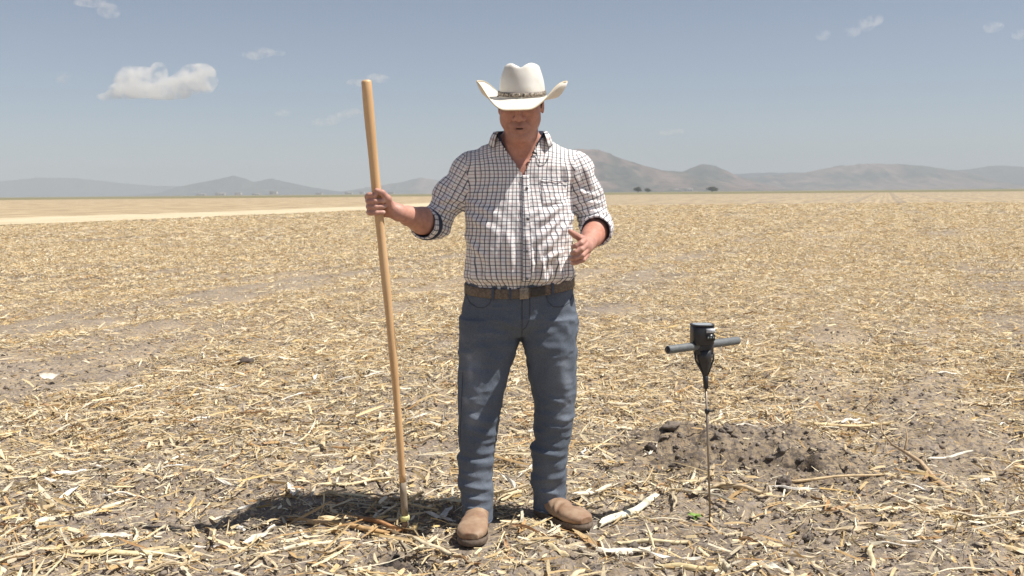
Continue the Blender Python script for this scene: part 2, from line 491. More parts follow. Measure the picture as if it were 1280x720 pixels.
# ------------------------------------------------------------------ far trees and houses
m_leaf = col_mat('far_foliage', .9, .1, 3, .4)
m_bark = simple_mat('bark', (.14, .10, .07), (.09, .065, .05), .9)
def far_tree(label, x, y, w, h, seed, group):
    r = np.random.default_rng(seed)
    t = empty('tree', (x, y, 0)); tag(t, label, 'tree', group)
    tv = [tube([(x, y, -.2), (x + .1, y, h * .25), (x - .1, y, h * .6)], [w * .045, w * .035, w * .015], 8)]
    for k in range(5):
        a = r.uniform(0, 6.28); e = (x + math.cos(a) * w * .32, y + math.sin(a) * w * .32, h * r.uniform(.5, .8))
        tv.append(tube([(x, y, h * .2), ((x + e[0]) / 2, (y + e[1]) / 2, h * .42), e], [w * .025, w * .018, w * .006], 6))
    V, F, T = [], [], []; n = 0
    for v, f, tr in tv: V.append(v); F.append(f + n); T.append(tr + n); n += len(v)
    add('trunk', np.vstack(V), np.vstack(F), m_bark, t, tris=np.vstack(T))
    m = 2600
    cl = r.normal(0, 1, (16, 3)); cl /= np.linalg.norm(cl, axis=1)[:, None]
    cl = cl * np.array([w * .34, w * .34, h * .26]) * r.uniform(.3, 1, (16, 1)) + (0, 0, h * .48)
    c = cl[r.integers(0, 16, m)] + r.normal(0, 1, (m, 3)) * np.array([w, w, h * .8]) * .085
    c[:, 2] = np.maximum(c[:, 2], h * .12)
    s = w * .035 * r.uniform(.6, 1.5, m)
    u = r.normal(0, 1, (m, 3)); u /= np.linalg.norm(u, axis=1)[:, None]
    v_ = np.cross(u, r.normal(0, 1, (m, 3))); v_ /= np.linalg.norm(v_, axis=1)[:, None]
    c += (x, y, 0)
    P = np.stack([c - u * s[:, None], c + v_ * s[:, None] * .6, c + u * s[:, None], c - v_ * s[:, None] * .6], 1).reshape(-1, 3)
    g_ = r.uniform(.7, 1.3, m)[:, None] * np.array([[.10, .11, .08]])
    add('crown', P, np.arange(m * 4).reshape(-1, 4), m_leaf, t, smooth=False, col=np.repeat(g_, 4, 0))

gt = 'trees at the foot of the hills'
far_tree('small dark tree at the field edge, left of the close pair', 202, 1600, 15, 11.5, 1, gt)
far_tree('low dark tree at the field edge, right of the close pair', 217, 1598, 14, 8.5, 2, gt)
far_tree('lone round tree on the horizon below the rounded hill', 320, 1600, 21, 9.5, 3, gt)

m_wall = simple_mat('whitewash', (.60, .57, .52), (.45, .42, .38), .8, scale=.3)
m_roof = simple_mat('far_roof', (.42, .36, .32), (.34, .28, .25), .8, scale=.3)
m_win = simple_mat('dark_window', (.03, .035, .04), (.05, .05, .06), .3)
def box_np(x0, x1, y0, y1, z0, z1):
    V = np.array([(x, y, z) for x in (x0, x1) for y in (y0, y1) for z in (z0, z1)], float)
    F = np.array([(0, 1, 3, 2), (4, 6, 7, 5), (0, 4, 5, 1), (2, 3, 7, 6), (0, 2, 6, 4), (1, 5, 7, 3)])
    return V, F
def house(label, x, y, w, d, h, group, gable=True):
    h *= .55 if w < 45 and y != 4400 else .6
    t = empty('house', (x, y, 0)); tag(t, label, 'house', group)
    V, F = box_np(x - w / 2, x + w / 2, y - d / 2, y + d / 2, -1, h)
    add('wall', V, F, m_wall, t, smooth=False)
    e = w * .04
    if gable:
        V = np.array([(x - w / 2 - e, y - d / 2 - e, h), (x + w / 2 + e, y - d / 2 - e, h), (x + w / 2 + e, y + d / 2 + e, h), (x - w / 2 - e, y + d / 2 + e, h), (x - w / 2 - e, y, h * 1.35), (x + w / 2 + e, y, h * 1.35)])
        add('roof', V, np.array([(0, 1, 5, 4), (2, 3, 4, 5), (3, 2, 1, 0)]), m_roof, t, smooth=False, tris=np.array([(0, 4, 3), (1, 2, 5)]))
    else:
        V, F = box_np(x - w / 2 - e, x + w / 2 + e, y - d / 2 - e, y + d / 2 + e, h, h * 1.08)
        add('roof', V, F, m_roof, t, smooth=False)
    for k in range(3):
        cx = x - w * .3 + k * w * .3
        V, F = box_np(cx - w * .07, cx + w * .07, y - d / 2 - .08, y - d / 2 + .05, h * .35, h * .75)
        add('window', V, F, m_win, t, smooth=False)
gh = 'white buildings in the haze at the foot of the hills'
hl = 'small white building in the haze at the foot of the distant hills'
house('largest white building on the left horizon below the twin peaks', -1040, 4400, 32, 26, 26, gh, False)
for (x, y, w, h, gb) in [(-1360, 4700, 46, 16, True), (-1290, 4750, 30, 22, False), (-1180, 4650, 34, 12, True), (-880, 4600, 30, 14, False), (-760, 4700, 36, 16, True), (-690, 4650, 22, 20, False), (-1480, 4800, 40, 14, True), (-560, 4700, 28, 16, False)]:
    house(hl, x, y, w, 24, h, gh, gb)
for (x, y, w, h, gb) in [(745, 4560, 30, 17, True), (770, 4600, 22, 22, False), (800, 4540, 38, 19, True), (722, 4570, 18, 14, False), (832, 4600, 24, 15, True)]:
    house('small white building on the horizon between the tall hill and the rounded hill', x, y, w, 24, h, 'white buildings below the rounded hill', gb)

# ------------------------------------------------------------------ clouds
def cloud_mat(name, dens, nscale, lo, hi):
    m = bpy.data.materials.new(name); m.use_nodes = True
    nt = m.node_tree; nt.nodes.remove(nt.nodes['Principled BSDF'])
    v = N_(nt, 'ShaderNodeVolumePrincipled')
    v.inputs['Color'].default_value = (1, .985, .96, 1)
    v.inputs['Anisotropy'].default_value = 0.2
    tc = N_(nt, 'ShaderNodeTexCoord')
    nz = N_(nt, 'ShaderNodeTexNoise', Scale=nscale, Detail=5.0, Roughness=.62)
    nt.links.new(tc.outputs['Object'], nz.inputs['Vector'])
    mr = N_(nt, 'ShaderNodeMapRange'); mr.inputs[1].default_value = lo; mr.inputs[2].default_value = hi
    mr.inputs[3].default_value = 0; mr.inputs[4].default_value = dens
    nt.links.new(nz.outputs['Fac'], mr.inputs[0])
    nt.links.new(mr.outputs[0], v.inputs['Density'])
    nt.links.new(v.outputs[0], nt.nodes['Material Output'].inputs['Volume'])
    return m
def sphere_np(nu=24, nv=14):
    th = np.linspace(0, np.pi, nv); ph = np.linspace(0, 2 * np.pi, nu, endpoint=False)
    P, T = np.meshgrid(ph, th, indexing='ij')
    return np.stack([np.cos(P) * np.sin(T), np.sin(P) * np.sin(T), np.cos(T)], -1).reshape(-1, 3), grid_faces(nu, nv, True)
def cloud(label, x, z, puffs, mat, group=None, Y=12000.):
    V, F = sphere_np()
    VV, FF = [], []
    n = 0
    for (dx, dz, rx, rz) in puffs:
        rx, rz = rx * 1.1, rz * 1.1
        p = V * (rx, rx * .8, rz) + (x + dx, Y, z + dz)
        d = noise(p, 1 / (rx * .7), dx * .01)
        p = p + V * (np.array([rx, rx, rz]) * .22) * d[:, None]
        VV.append(p); FF.append(F + n); n += len(V)
    o = add_at('cloud', np.vstack(VV), np.vstack(FF), mat, (x, Y, z))
    # puffs flow into each other: one closed skin
    rm = o.modifiers.new('join', 'REMESH'); rm.mode = 'VOXEL'; rm.voxel_size = max(8.0, min(p[3] for p in puffs) * .16)
    return tag(o, label, 'cloud', group)
m_cum = cloud_mat('cumulus', .013, .0075, .42, .64)
m_wisp = cloud_mat('thin_cloud', .0036, .010, .44, .62)
"""CUMULUS"""
cloud('largest cloud, a white flat-bottomed cumulus at the upper left', -4125, 1300,
      [(-360, 50, 190, 180), (-200, 90, 170, 120), (-40, 110, 130, 150), (-250, -50, 360, 95), (60, -60, 300, 110), (240, 0, 200, 120), (400, 95, 210, 165), (290, 60, 150, 110), (560, 50, 110, 80), (-480, -90, 160, 70), (-620, -120, 120, 45), (480, -20, 150, 70)], m_cum)
WG = 'thin wisps of cloud'
cloud('small ragged wisp of cloud between the cumulus and the top of the pole', -2956, 1662, [(-90, -20, 130, 50), (60, 20, 110, 60), (200, 0, 120, 30)], m_wisp, WG)
cloud('thin slanting wisp just left of the pole below its top', -2046, 915, [(-160, -60, 150, 45), (0, 0, 130, 50), (170, 50, 130, 50)], m_wisp, WG)
cloud('faint wisp touching the top end of the wooden pole', -1680, 1335, [(-110, -20, 140, 45), (100, 20, 140, 50)], m_wisp, WG)
cloud('pale wisp at the top edge left above the cumulus', -4807, 2203, [(-90, 60, 180, 60), (100, -40, 130, 90)], m_wisp, WG)
cloud('small broken wisp at the upper right left of centre of three', 4148, 1907, [(-110, -60, 90, 60), (40, 20, 100, 70), (150, 80, 100, 60)], m_wisp, WG)
cloud('tiny puff beside the broken wisp at the upper right', 3690, 1810, [(0, 0, 80, 60)], m_wisp, WG)
cloud('tiny bright puff near the top right corner', 5680, 1894, [(0, 0, 100, 60), (70, 10, 60, 40)], m_wisp, WG)
cloud('tiny puff cut by the right edge of the sky', 6000, 1800, [(0, 0, 90, 60)], m_wisp, WG)
cloud('faint low streak of cloud above the tall hill', 1893, 700, [(-40, 0, 110, 36), (80, 10, 90, 30)], m_wisp, WG)
cloud('tiny faint wisp under the small ragged one, right of the cumulus', -2700, 965, [(0, 0, 100, 40)], m_wisp, WG)
cloud('tiny faint wisp left of the cumulus', -5280, 1402, [(0, 0, 80, 60)], m_wisp, WG)
# ------------------------------------------------------------------ haze
V, F = box_np(-14500, 14500, -450, 12700, -1.6, 330)
mh = bpy.data.materials.new('haze'); mh.use_nodes = True
nt = mh.node_tree; nt.nodes.remove(nt.nodes['Principled BSDF'])
vp = N_(nt, 'ShaderNodeVolumePrincipled')
vp.inputs['Color'].default_value = (.56, .62, .70, 1)
vp.inputs['Density'].default_value = 1.6e-4
vp.inputs['Anisotropy'].default_value = 0.0
nt.links.new(vp.outputs[0], nt.nodes['Material Output'].inputs['Volume'])
hz = add('haze', V, F, mh, smooth=False); tag(hz, kind='stuff')

# ------------------------------------------------------------------ sculpting in a distance field
class Field:
    def __init__(s, lo, hi, h):
        s.lo = np.array(lo, float); s.h = h
        s.n = np.ceil((np.array(hi) - s.lo) / h).astype(int) + 1
        s.F = np.full(s.n, 1.0, np.float32)
    def put(s, fn, lo, hi, k=0.01, sub=False):
        a = np.clip(np.floor((np.array(lo) - 2 * k - .012 - s.lo) / s.h).astype(int), 0, s.n)
        b = np.clip(np.ceil((np.array(hi) + 2 * k + .012 - s.lo) / s.h).astype(int) + 1, 0, s.n)
        if (b <= a).any(): return
        ax = [(s.lo[i] + np.arange(a[i], b[i]) * s.h).astype(np.float32) for i in range(3)]
        x, y, z = np.meshgrid(*ax, indexing='ij', sparse=True)
        d = fn(x, y, z).astype(np.float32)
        v = s.F[a[0]:b[0], a[1]:b[1], a[2]:b[2]]
        if sub:
            d = -d
            t = np.clip(.5 - .5 * (d - v) / k, 0, 1)
            v[...] = v * t + d * (1 - t) + k * t * (1 - t) if False else np.maximum(v, d) + k * .25 * np.square(np.clip(1 - np.abs(v - d) / k, 0, 1))
        else:
            v[...] = np.minimum(v, d) - k * .25 * np.square(np.clip(1 - np.abs(v - d) / k, 0, 1))
    def cap(s, a, b, r1, r2=None, k=.01, sub=False):
        r2 = r1 if r2 is None else r2
        a = np.array(a, float); b = np.array(b, float); ab = b - a; L = ab @ ab + 1e-12
        def fn(x, y, z):
            t = np.clip(((x - a[0]) * ab[0] + (y - a[1]) * ab[1] + (z - a[2]) * ab[2]) / L, 0, 1)
            return np.sqrt((x - a[0] - ab[0] * t) ** 2 + (y - a[1] - ab[1] * t) ** 2 + (z - a[2] - ab[2] * t) ** 2) - (r1 + (r2 - r1) * t)
        r = max(r1, r2)
        s.put(fn, np.minimum(a, b) - r, np.maximum(a, b) + r, k, sub)
    def chain(s, pts, rs, k=.01):
        for i in range(len(pts) - 1): s.cap(pts[i], pts[i + 1], rs[i], rs[i + 1], k)
    def ell(s, c, r, R=None, k=.01, sub=False):
        c = np.array(c, float); r = np.array(r, float); R = np.eye(3) if R is None else np.array(R)
        def fn(x, y, z):
            p = [x - c[0], y - c[1], z - c[2]]
            q = [R[0, i] * p[0] + R[1, i] * p[1] + R[2, i] * p[2] for i in range(3)]
            k0 = np.sqrt(sum((q[i] / r[i]) ** 2 for i in range(3)))
            k1 = np.sqrt(sum((q[i] / r[i] ** 2) ** 2 for i in range(3))) + 1e-9
            return k0 * (k0 - 1) / k1
        e = np.sqrt(((R * r) ** 2).sum(1))
        s.put(fn, c - e, c + e, k, sub)
    def loft(s, T, k=.02, n=2.2, frame=None, grow=0.0):
        """T rows: (w, cu, cv, a, b): half widths a, b of the section at height w; frame: (origin, U, V, W)"""
        T = np.array(T, float); T = T[np.argsort(T[:, 0])]
        O, U, V, W = frame if frame else (np.zeros(3), np.eye(3)[0], np.eye(3)[1], np.eye(3)[2])
        ws = np.linspace(T[0, 0], T[-1, 0], 160)
        Q = [np.interp(ws, T[:, 0], T[:, i]) for i in range(1, 5)]
        kk = np.hanning(13); kk /= kk.sum()
        Q = [np.convolve(np.pad(q, 6, 'edge'), kk, 'valid') for q in Q]
        def fn(x, y, z):
            p = [x - O[0], y - O[1], z - O[2]]
            u = p[0] * U[0] + p[1] * U[1] + p[2] * U[2]; v = p[0] * V[0] + p[1] * V[1] + p[2] * V[2]; w = p[0] * W[0] + p[1] * W[1] + p[2] * W[2]
            cu, cv, a, b = [np.interp(w, ws, q) for q in Q]
            a = a + grow; b = b + grow
            e = ((np.abs(u - cu) / a) ** n + (np.abs(v - cv) / b) ** n) ** (1 / n)
            d = (e - 1) * np.minimum(a, b)
            dw = np.maximum(T[0, 0] - w, w - T[-1, 0])
            return np.maximum(d, dw)
        m = np.abs(T[:, 1:3]).max() + T[:, 3:].max() + grow
        cs = [O + U * (cu + su * (a + grow)) + V * (cv + sv * (b + grow)) + W * w for w, cu, cv, a, b in T for su in (-1, 1) for sv in (-1, 1)]
        cs = np.array(cs)
        s.put(fn, cs.min(0), cs.max(0), k)
    def mesh(s):
        F = s.F; ins = F < 0
        n = ins.shape
        def c8(A): return [A[i:n[0] - 1 + i, j:n[1] - 1 + j, k:n[2] - 1 + k] for i in (0, 1) for j in (0, 1) for k in (0, 1)]
        sm = np.zeros((n[0] - 1, n[1] - 1, n[2] - 1), np.int8)
        for c in c8(ins): sm += c
        act = (sm > 0) & (sm < 8)
        I = np.argwhere(act)
        idx = np.full(act.shape, -1, np.int32); idx[act] = np.arange(len(I))
        off = np.array([(i, j, k) for i in (0, 1) for j in (0, 1) for k in (0, 1)])
        v = np.stack([F[I[:, 0] + o[0], I[:, 1] + o[1], I[:, 2] + o[2]] for o in off], 1).astype(float)
        acc = np.zeros((len(I), 3)); cnt = np.zeros(len(I))
        for a in range(8):
            for b in range(a + 1, 8):
                if np.abs(off[a] - off[b]).sum() == 1:
                    m = (v[:, a] < 0) != (v[:, b] < 0)
                    t = v[m, a] / (v[m, a] - v[m, b])
                    acc[m] += off[a] + (off[b] - off[a]) * t[:, None]; cnt[m] += 1
        P = s.lo + (I + acc / cnt[:, None]) * s.h
        Q = []
        for ax in range(3):
            o1, o2 = [d for d in range(3) if d != ax]
            sl0 = [slice(1, -1)] * 3; sl1 = [slice(1, -1)] * 3
            sl0[ax] = slice(0, n[ax] - 1); sl1[ax] = slice(1, n[ax])
            A, B = ins[tuple(sl0)], ins[tuple(sl1)]
            E = np.argwhere(A != B)
            base = E.copy(); base[:, o1] += 1; base[:, o2] += 1
            fl = A[tuple(E.T)]
            e1 = np.eye(3, dtype=int)[o1]; e2 = np.eye(3, dtype=int)[o2]
            q = np.stack([idx[tuple((base - e1 - e2).T)], idx[tuple((base - e2).T)], idx[tuple(base.T)], idx[tuple((base - e1).T)]], 1)
            if ax == 1: fl = ~fl
            q[~fl] = q[~fl][:, ::-1]
            Q.append(q)
        return P, np.vstack(Q)

def vnormals(V, F):
    a = V[F[:, 2]] - V[F[:, 0]]; b = V[F[:, 3]] - V[F[:, 1]]
    n = np.cross(a, b); N = np.zeros_like(V)
    for i in range(4):
        for c in range(3): N[:, c] += np.bincount(F[:, i], n[:, c], len(V))
    return N / (np.linalg.norm(N, axis=1)[:, None] + 1e-12)

def seg_d(P, a, b, ax=(0, 2)):
    """distance to a segment, and the place along it, in the given plane"""
    p = P[:, ax]; a = np.array(a, float); b = np.array(b, float); ab = b - a
    t = np.clip(((p - a) @ ab) / (ab @ ab), 0, 1)
    return np.hypot(*(p - a - ab * t[:, None]).T), t

def folds(P, N, L, front=3.9, ax=(0, 2), back=False):
    """displacement from a list of folds (x0, z0, x1, z1, width, amplitude)"""
    d = np.zeros(len(P)); w = N[:, 1] < .25 if not back else N[:, 1] > -.25
    for (x0, z0, x1, z1, wd, am) in L:
        s_, t = seg_d(P, (x0, z0), (x1, z1), ax)
        e = s_ / wd
        d += am * (np.exp(-e ** 2) - .45 * np.exp(-((e - 1.6) / .8) ** 2)) * np.sin(np.pi * (t * .86 + .07)) ** .7
    return d * w

# ------------------------------------------------------------------ the man
MAN = (0.03, 3.85, 0.0)
man = empty('person', MAN)
tag(man, 'man in a white cowboy hat, checked shirt and jeans, one hand round a wooden pole', 'person')

# where the limbs go (metres in the scene); "right" is his own right, on the left of the picture
SH_R, EL_R, WR_R = np.array([-.150, 3.87, 1.395]), np.array([-.300, 3.875, 1.160]), np.array([-.414, 3.668, 1.212])
SH_L, EL_L, WR_L = np.array([.240, 3.87, 1.390]), np.array([.338, 3.895, 1.145]), np.array([.278, 3.668, 1.092])
POLE0, POLE1 = np.array([-.412, 3.73, -.02]), np.array([-.504, 3.60, 1.676])
pu = unit(POLE1 - POLE0)
def on_pole(z): return POLE0 + (POLE1 - POLE0) * ((z - POLE0[2]) / (POLE1[2] - POLE0[2]))

TORSO = [(.90, .030, 3.862, .196, .128), (.94, .030, 3.860, .202, .136), (.97, .029, 3.848, .206, .152), (1.02, .029, 3.844, .206, .159), (1.10, .029, 3.844, .205, .159),
         (1.20, .031, 3.853, .209, .145), (1.30, .034, 3.863, .204, .124), (1.38, .037, 3.866, .196, .116), (1.42, .040, 3.868, .182, .100),
         (1.45, .040, 3.866, .150, .086), (1.475, .038, 3.860, .116, .076), (1.50, .037, 3.852, .084, .068), (1.515, .037, 3.85, .06, .055)]

# head frame: nods forward, turned a little to the picture's left
nod, yaw, rol = math.radians(17), math.radians(-5), math.radians(-1)
HR = np.array(Matrix.Rotation(yaw, 3, 'Z') @ Matrix.Rotation(nod, 3, 'X') @ Matrix.Rotation(rol, 3, 'Y'))
HC = np.array([.0375, 3.768, 1.606])
def hd(x, y, z): return HC + HR @ np.array([x, y, z], float)

B = Field((-.56, 3.47, .06), (.46, 4.06, 1.74), .0031)
# legs and trunk (inside the clothes)
for a_, b_, c_, d_ in (((-.085, 3.85, .86), (-.120, 3.83, .45), (-.135, 3.79, .08), 1), ((.13, 3.85, .86), (.160, 3.85, .45), (.140, 3.885, .08), 1)):
    B.chain([a_, b_, c_], [.074, .050, .036], .02)
B.loft(TORSO, .02, 2.2, grow=-.014)
B.loft([(.79, .027, 3.86, .13, .08), (.86, .028, 3.862, .18, .105), (.92, .03, 3.862, .18, .115)], .03)
# neck and the slopes to the shoulders
B.cap((.037, 3.865, 1.42), hd(0, .018, -.045), .066, .060, .03)
B.cap((.037, 3.83, 1.44), hd(0, -.03, -.08), .050, .048, .02)
for s_ in (-1, 1):
    B.cap((.037 + s_ * .05, 3.87, 1.465), (.037 + s_ * .12, 3.875, 1.415), .028, .022, .03)
    B.cap((.037 + s_ * .012, 3.782, 1.425), hd(s_ * .045, .0, -.07), .009, .009, .02)     # neck cords
# skull, face
B.ell(hd(0, .018, .025), (.078, .096, .078), HR, .02)
B.ell(hd(0, -.018, -.02), (.074, .078, .088), HR, .02)
B.ell(hd(0, -.022, -.066), (.063, .064, .048), HR, .02)            # broad lower jaw
for s_ in (-1, 1):
    B.ell(hd(s_ * .045, -.048, -.043), (.029, .036, .034), HR, .02)  # cheeks
    B.ell(hd(s_ * .044, -.062, -.012), (.024, .022, .016), HR, .02)  # cheekbones
    B.cap(hd(s_ * .012, -.088, .026), hd(s_ * .048, -.070, .026), .012, .009, .012)  # brow
B.cap(hd(-.018, -.094, -.0865), hd(.018, -.094, -.0865), .0040, .0040, .005, sub=True)
B.ell(hd(0, -.072, -.099), (.028, .024, .018), HR, .012)             # chin
B.ell(hd(0, -.034, -.105), (.048, .045, .026), HR, .03)              # under the chin
for s_ in (-1, 1):
    B.ell(hd(s_ * .032, -.094, .006), (.017, .012, .012), HR, .010, sub=True)  # eye sockets
B.cap(hd(0, -.088, .018), hd(0, -.115, -.021), .0085, .0130, .008)   # nose
B.ell(hd(0, -.113, -.028), (.0140, .0125, .0105), HR, .005)
for s_ in (-1, 1):
    B.ell(hd(s_ * .0165, -.102, -.030), (.0100, .012, .0090), HR, .004)
    B.ell(hd(s_ * .0065, -.107, -.0375), (.0042, .006, .0045), HR, .002, sub=True)
    B.cap(hd(s_ * .0235, -.094, -.034), hd(s_ * .036, -.080, -.060), .0042, .0035, .004, sub=True)   # fold beside the mouth
B.ell(hd(0, -.086, -.062), (.034, .016, .022), HR, .012)             # muzzle
B.cap(hd(-.021, -.093, -.0620), hd(0, -.1015, -.0590), .0048, .0060, .006)  # upper lip
B.cap(hd(.021, -.093, -.0620), hd(0, -.1015, -.0590), .0048, .0060, .006)
B.cap(hd(-.016, -.092, -.0760), hd(.016, -.092, -.0760), .0066, .0066, .006)  # lower lip
B.cap(hd(-.015, -.103, -.0680), hd(.015, -.103, -.0680), .0046, .0046, .001, sub=True)  # parted mouth
for s_ in (-1, 1):                                                     # ears
    B.ell(hd(s_ * .032, -.0765, .0075), (.0150, .0118, .0100), HR, .004)   # lowered lids
    B.ell(hd(s_ * .080, .012, -.008), (.008, .016, .031), HR, .006)
    B.ell(hd(s_ * .088, .006, -.008), (.006, .007, .017), HR, .005, sub=True)
# arms
def arm(SH, EL, WR):
    B.chain([SH, (SH + EL) / 2, EL], [.042, .046, .042], .02)
    m_ = EL + (WR - EL) * .33
    B.chain([EL, m_, EL + (WR - EL) * .72, WR], [.047, .0510, .036, .0275], .012)
arm(SH_R, EL_R, WR_R); arm(SH_L, EL_L, WR_L)

def around(z, ang, r):
    """a point round the pole: ang 0 faces the camera, 90 the picture's right"""
    c = on_pole(z); a = math.radians(ang)
    return c + np.array([math.sin(a) * r, -math.cos(a) * r, 0])
# right hand, closed round the pole
B.ell(around(1.236, 150, .036), (.030, .018, .040), None, .014)
B.ell(around(1.238, 215, .034), (.028, .016, .037), None, .014)
B.cap(WR_R, around(1.225, 140, .044), .0275, .026, .016)
B.cap(WR_R, around(1.238, 105, .036), .025, .018, .014)
for z_, tip_, r_ in ((1.2555, 46, .0098), (1.2345, 50, .0100), (1.2140, 40, .0092)):
    B.chain([around(z_ + .001, 212, .043), around(z_, 262, .036), around(z_ - .001, 300, .0335), around(z_ - .001, 345, .0285), around(z_, tip_, .0270)],
            [.0115, .0115, .0108, .0102, r_ * .92], .0035)
B.chain([around(1.262, 212, .043), around(1.270, 262, .038), around(1.2755, 300, .0335), around(1.275, 350, .0275)], [.0115, .0112, .0105, .0092], .0035)
B.chain([around(1.232, 98, .040), around(1.262, 72, .038), around(1.283, 40, .030), around(1.292, 2, .0265)], [.0165, .0135, .0115, .0096], .006)

# left hand, half open before the belly, fingers towards the camera
KN = [(.262, 3.600, 1.108), (.266, 3.594, 1.090), (.269, 3.596, 1.071), (.271, 3.602, 1.054)]
MD = [(.247, 3.562, 1.099), (.247, 3.552, 1.077), (.250, 3.555, 1.056), (.255, 3.567, 1.039)]
TP = [(.230, 3.560, 1.090), (.228, 3.549, 1.068), (.226, 3.553, 1.047), (.230, 3.564, 1.030)]
TE = [(.219, 3.574, 1.086), (.216, 3.562, 1.064), (.212, 3.566, 1.043), (.216, 3.577, 1.027)]
B.cap(WR_L, (.269, 3.612, 1.082), .0275, .024, .015)
B.ell((.268, 3.622, 1.083), (.0165, .036, .038), None, .012)
for a_, b_, c_, d_, r_ in zip(KN, MD, TP, TE, (1, 1.03, 1, .9)):
    B.chain([(.270, 3.632, 1.083), a_, b_, c_, d_], [.011, .0108 * r_, .0100 * r_, .0092 * r_, .0082 * r_], .0032)
B.chain([(.272, 3.652, 1.094), (.252, 3.622, 1.112), (.226, 3.596, 1.128), (.210, 3.582, 1.140)], [.0165, .0140, .0108, .0092], .007)

V, F = B.mesh()
del B
# skin tone: redder on nose, cheeks, forearms; lips
C = np.tile(np.array([[.51, .275, .215]]), (len(V), 1))
def blush(c, r, colr, amt):
    global C
    w = np.exp(-(np.linalg.norm((V - c) / np.array(r), axis=1)) ** 2)[:, None] * amt
    C = C * (1 - w) + np.array(colr) * w
blush((.045, 3.74, 1.41), (.07, .06, .06), (.62, .27, .19), .6)
blush(hd(0, -.11, -.025), (.02, .02, .015), (.56, .27, .21), .6)
for s_ in (-1, 1): blush(hd(s_ * .05, -.075, -.03), (.025, .03, .025), (.57, .28, .22), .5)
blush(hd(0, -.1, -.0600), (.022, .012, .0042), (.42, .20, .17), .9)
blush(hd(0, -.098, -.0765), (.020, .012, .0055), (.46, .22, .18), .9)
blush(hd(0, -.093, -.0680), (.019, .014, .0045), (.03, .012, .012), .95)
blush((EL_R + WR_R) / 2, (.10, .10, .06), (.58, .29, .20), .7)
blush((EL_L + WR_L) / 2, (.08, .10, .06), (.60, .26, .18), .8)
blush(hd(0, -.06, -.085), (.07, .07, .035), (.36, .20, .155), .45)   # shaved jaw
blush(hd(0, -.098, -.046), (.026, .012, .007), (.30, .165, .13), .5)
for s_ in (-1, 1): blush(hd(s_ * .009, -.107, -.0375), (.005, .006, .0045), (.10, .04, .03), .8)
for q in TE: blush(np.array(q) + (-.003, -.004, .002), (.008, .008, .008), (.74, .52, .44), .7)
for z_, a_ in ((1.2555, 46), (1.2345, 50), (1.2140, 40)): blush(around(z_, a_, .034), (.008, .008, .008), (.74, .52, .44), .7)
m_skin, nt, b = nodes_mat('skin', .52, 0, .45)
at_ = N_(nt, 'ShaderNodeAttribute', attribute_name='Col')
tc = N_(nt, 'ShaderNodeTexCoord'); nz = N_(nt, 'ShaderNodeTexNoise', Scale=38.0, Detail=5.0, Roughness=.6)
nt.links.new(tc.outputs['Object'], nz.inputs['Vector'])
cr = N_(nt, 'ShaderNodeValToRGB'); cr.color_ramp.elements[0].position = .3; cr.color_ramp.elements[0].color = (.80, .76, .74, 1)
cr.color_ramp.elements[1].position = .7; cr.color_ramp.elements[1].color = (1.14, 1.12, 1.1, 1)
nt.links.new(nz.outputs['Fac'], cr.inputs[0])
mx = N_(nt, 'ShaderNodeVectorMath', operation='MULTIPLY'); nt.links.new(at_.outputs['Color'], mx.inputs[0]); nt.links.new(cr.outputs[0], mx.inputs[1])
nt.links.new(mx.outputs[0], b.inputs['Base Color'])
b.inputs['Subsurface Weight'].default_value = .12; b.inputs['Subsurface Radius'].default_value = (.012, .005, .003); b.inputs['Subsurface Scale'].default_value = .5
nb = N_(nt, 'ShaderNodeTexNoise', Scale=420.0, Detail=2.0); nt.links.new(tc.outputs['Object'], nb.inputs['Vector'])
bp = N_(nt, 'ShaderNodeBump', Strength=.5, Distance=.0012); nt.links.new(nb.outputs['Fac'], bp.inputs['Height']); nt.links.new(bp.outputs[0], b.inputs['Normal'])
body = add('body', V, F, m_skin, man, col=C)

SV, SF = sphere_np(20, 12)
add('mouth', hd(0, -.0965, -.0680) + (SV * (.0155, .006, .0034)) @ HR.T, SF, simple_mat('mouth_inside', (.03, .010, .010), (.05, .02, .018), .4), man)
m_eye = simple_mat('eye_white', (.62, .58, .54), (.55, .5, .46), .25)
m_iris = simple_mat('iris', (.03, .018, .01), (.05, .03, .015), .15)
SV, SF = sphere_np(20, 12)
for s_ in (-1, 1):
    e = add('eye', hd(s_ * .032, -.0745, .004) + SV * .0112, SF, m_eye, man)
    add('iris', hd(s_ * .032, -.0810, -.003) + SV * (.0052, .0035, .0052), SF, m_iris, e)
    V, F, tr = tube([hd(s_ * (.014 + .036 * t), -.098 + .022 * t * t, .0245 + .006 * math.sin(t * 3.1)) for t in np.linspace(0, 1, 7)], [.002, .0032, .0036, .0034, .003, .0024, .001], 8)
    add('eyebrow', V, F, simple_mat('brow_hair', (.02, .015, .012), (.03, .02, .015), .8), man, tris=tr)
# hair: short, dark, shows at the temples and behind the ears
Hf = Field(HC - .15, HC + .15, .004)
Hf.ell(hd(0, .022, .026), (.082, .1010, .083), HR, .01)
Hf.ell(hd(0, .055, -.025), (.073, .062, .060), HR, .02)
for s_ in (-1, 1): Hf.cap(hd(s_ * .0765, -.008, .03), hd(s_ * .0765, -.014, -.012), .010, .004, .01)
Hf.ell(hd(0, -.095, -.01), (.10, .085, .075), HR, .01, sub=True)
V, F = Hf.mesh()
N = vnormals(V, F)
V = V + N * (.0016 * noise(V, 160.0))[:, None]
m_hair = simple_mat('hair', (.018, .014, .012), (.035, .027, .022), .7, scale=180, bump=.002, stretch=(1, 1, .3))
add('hair', V, F, m_hair, man)

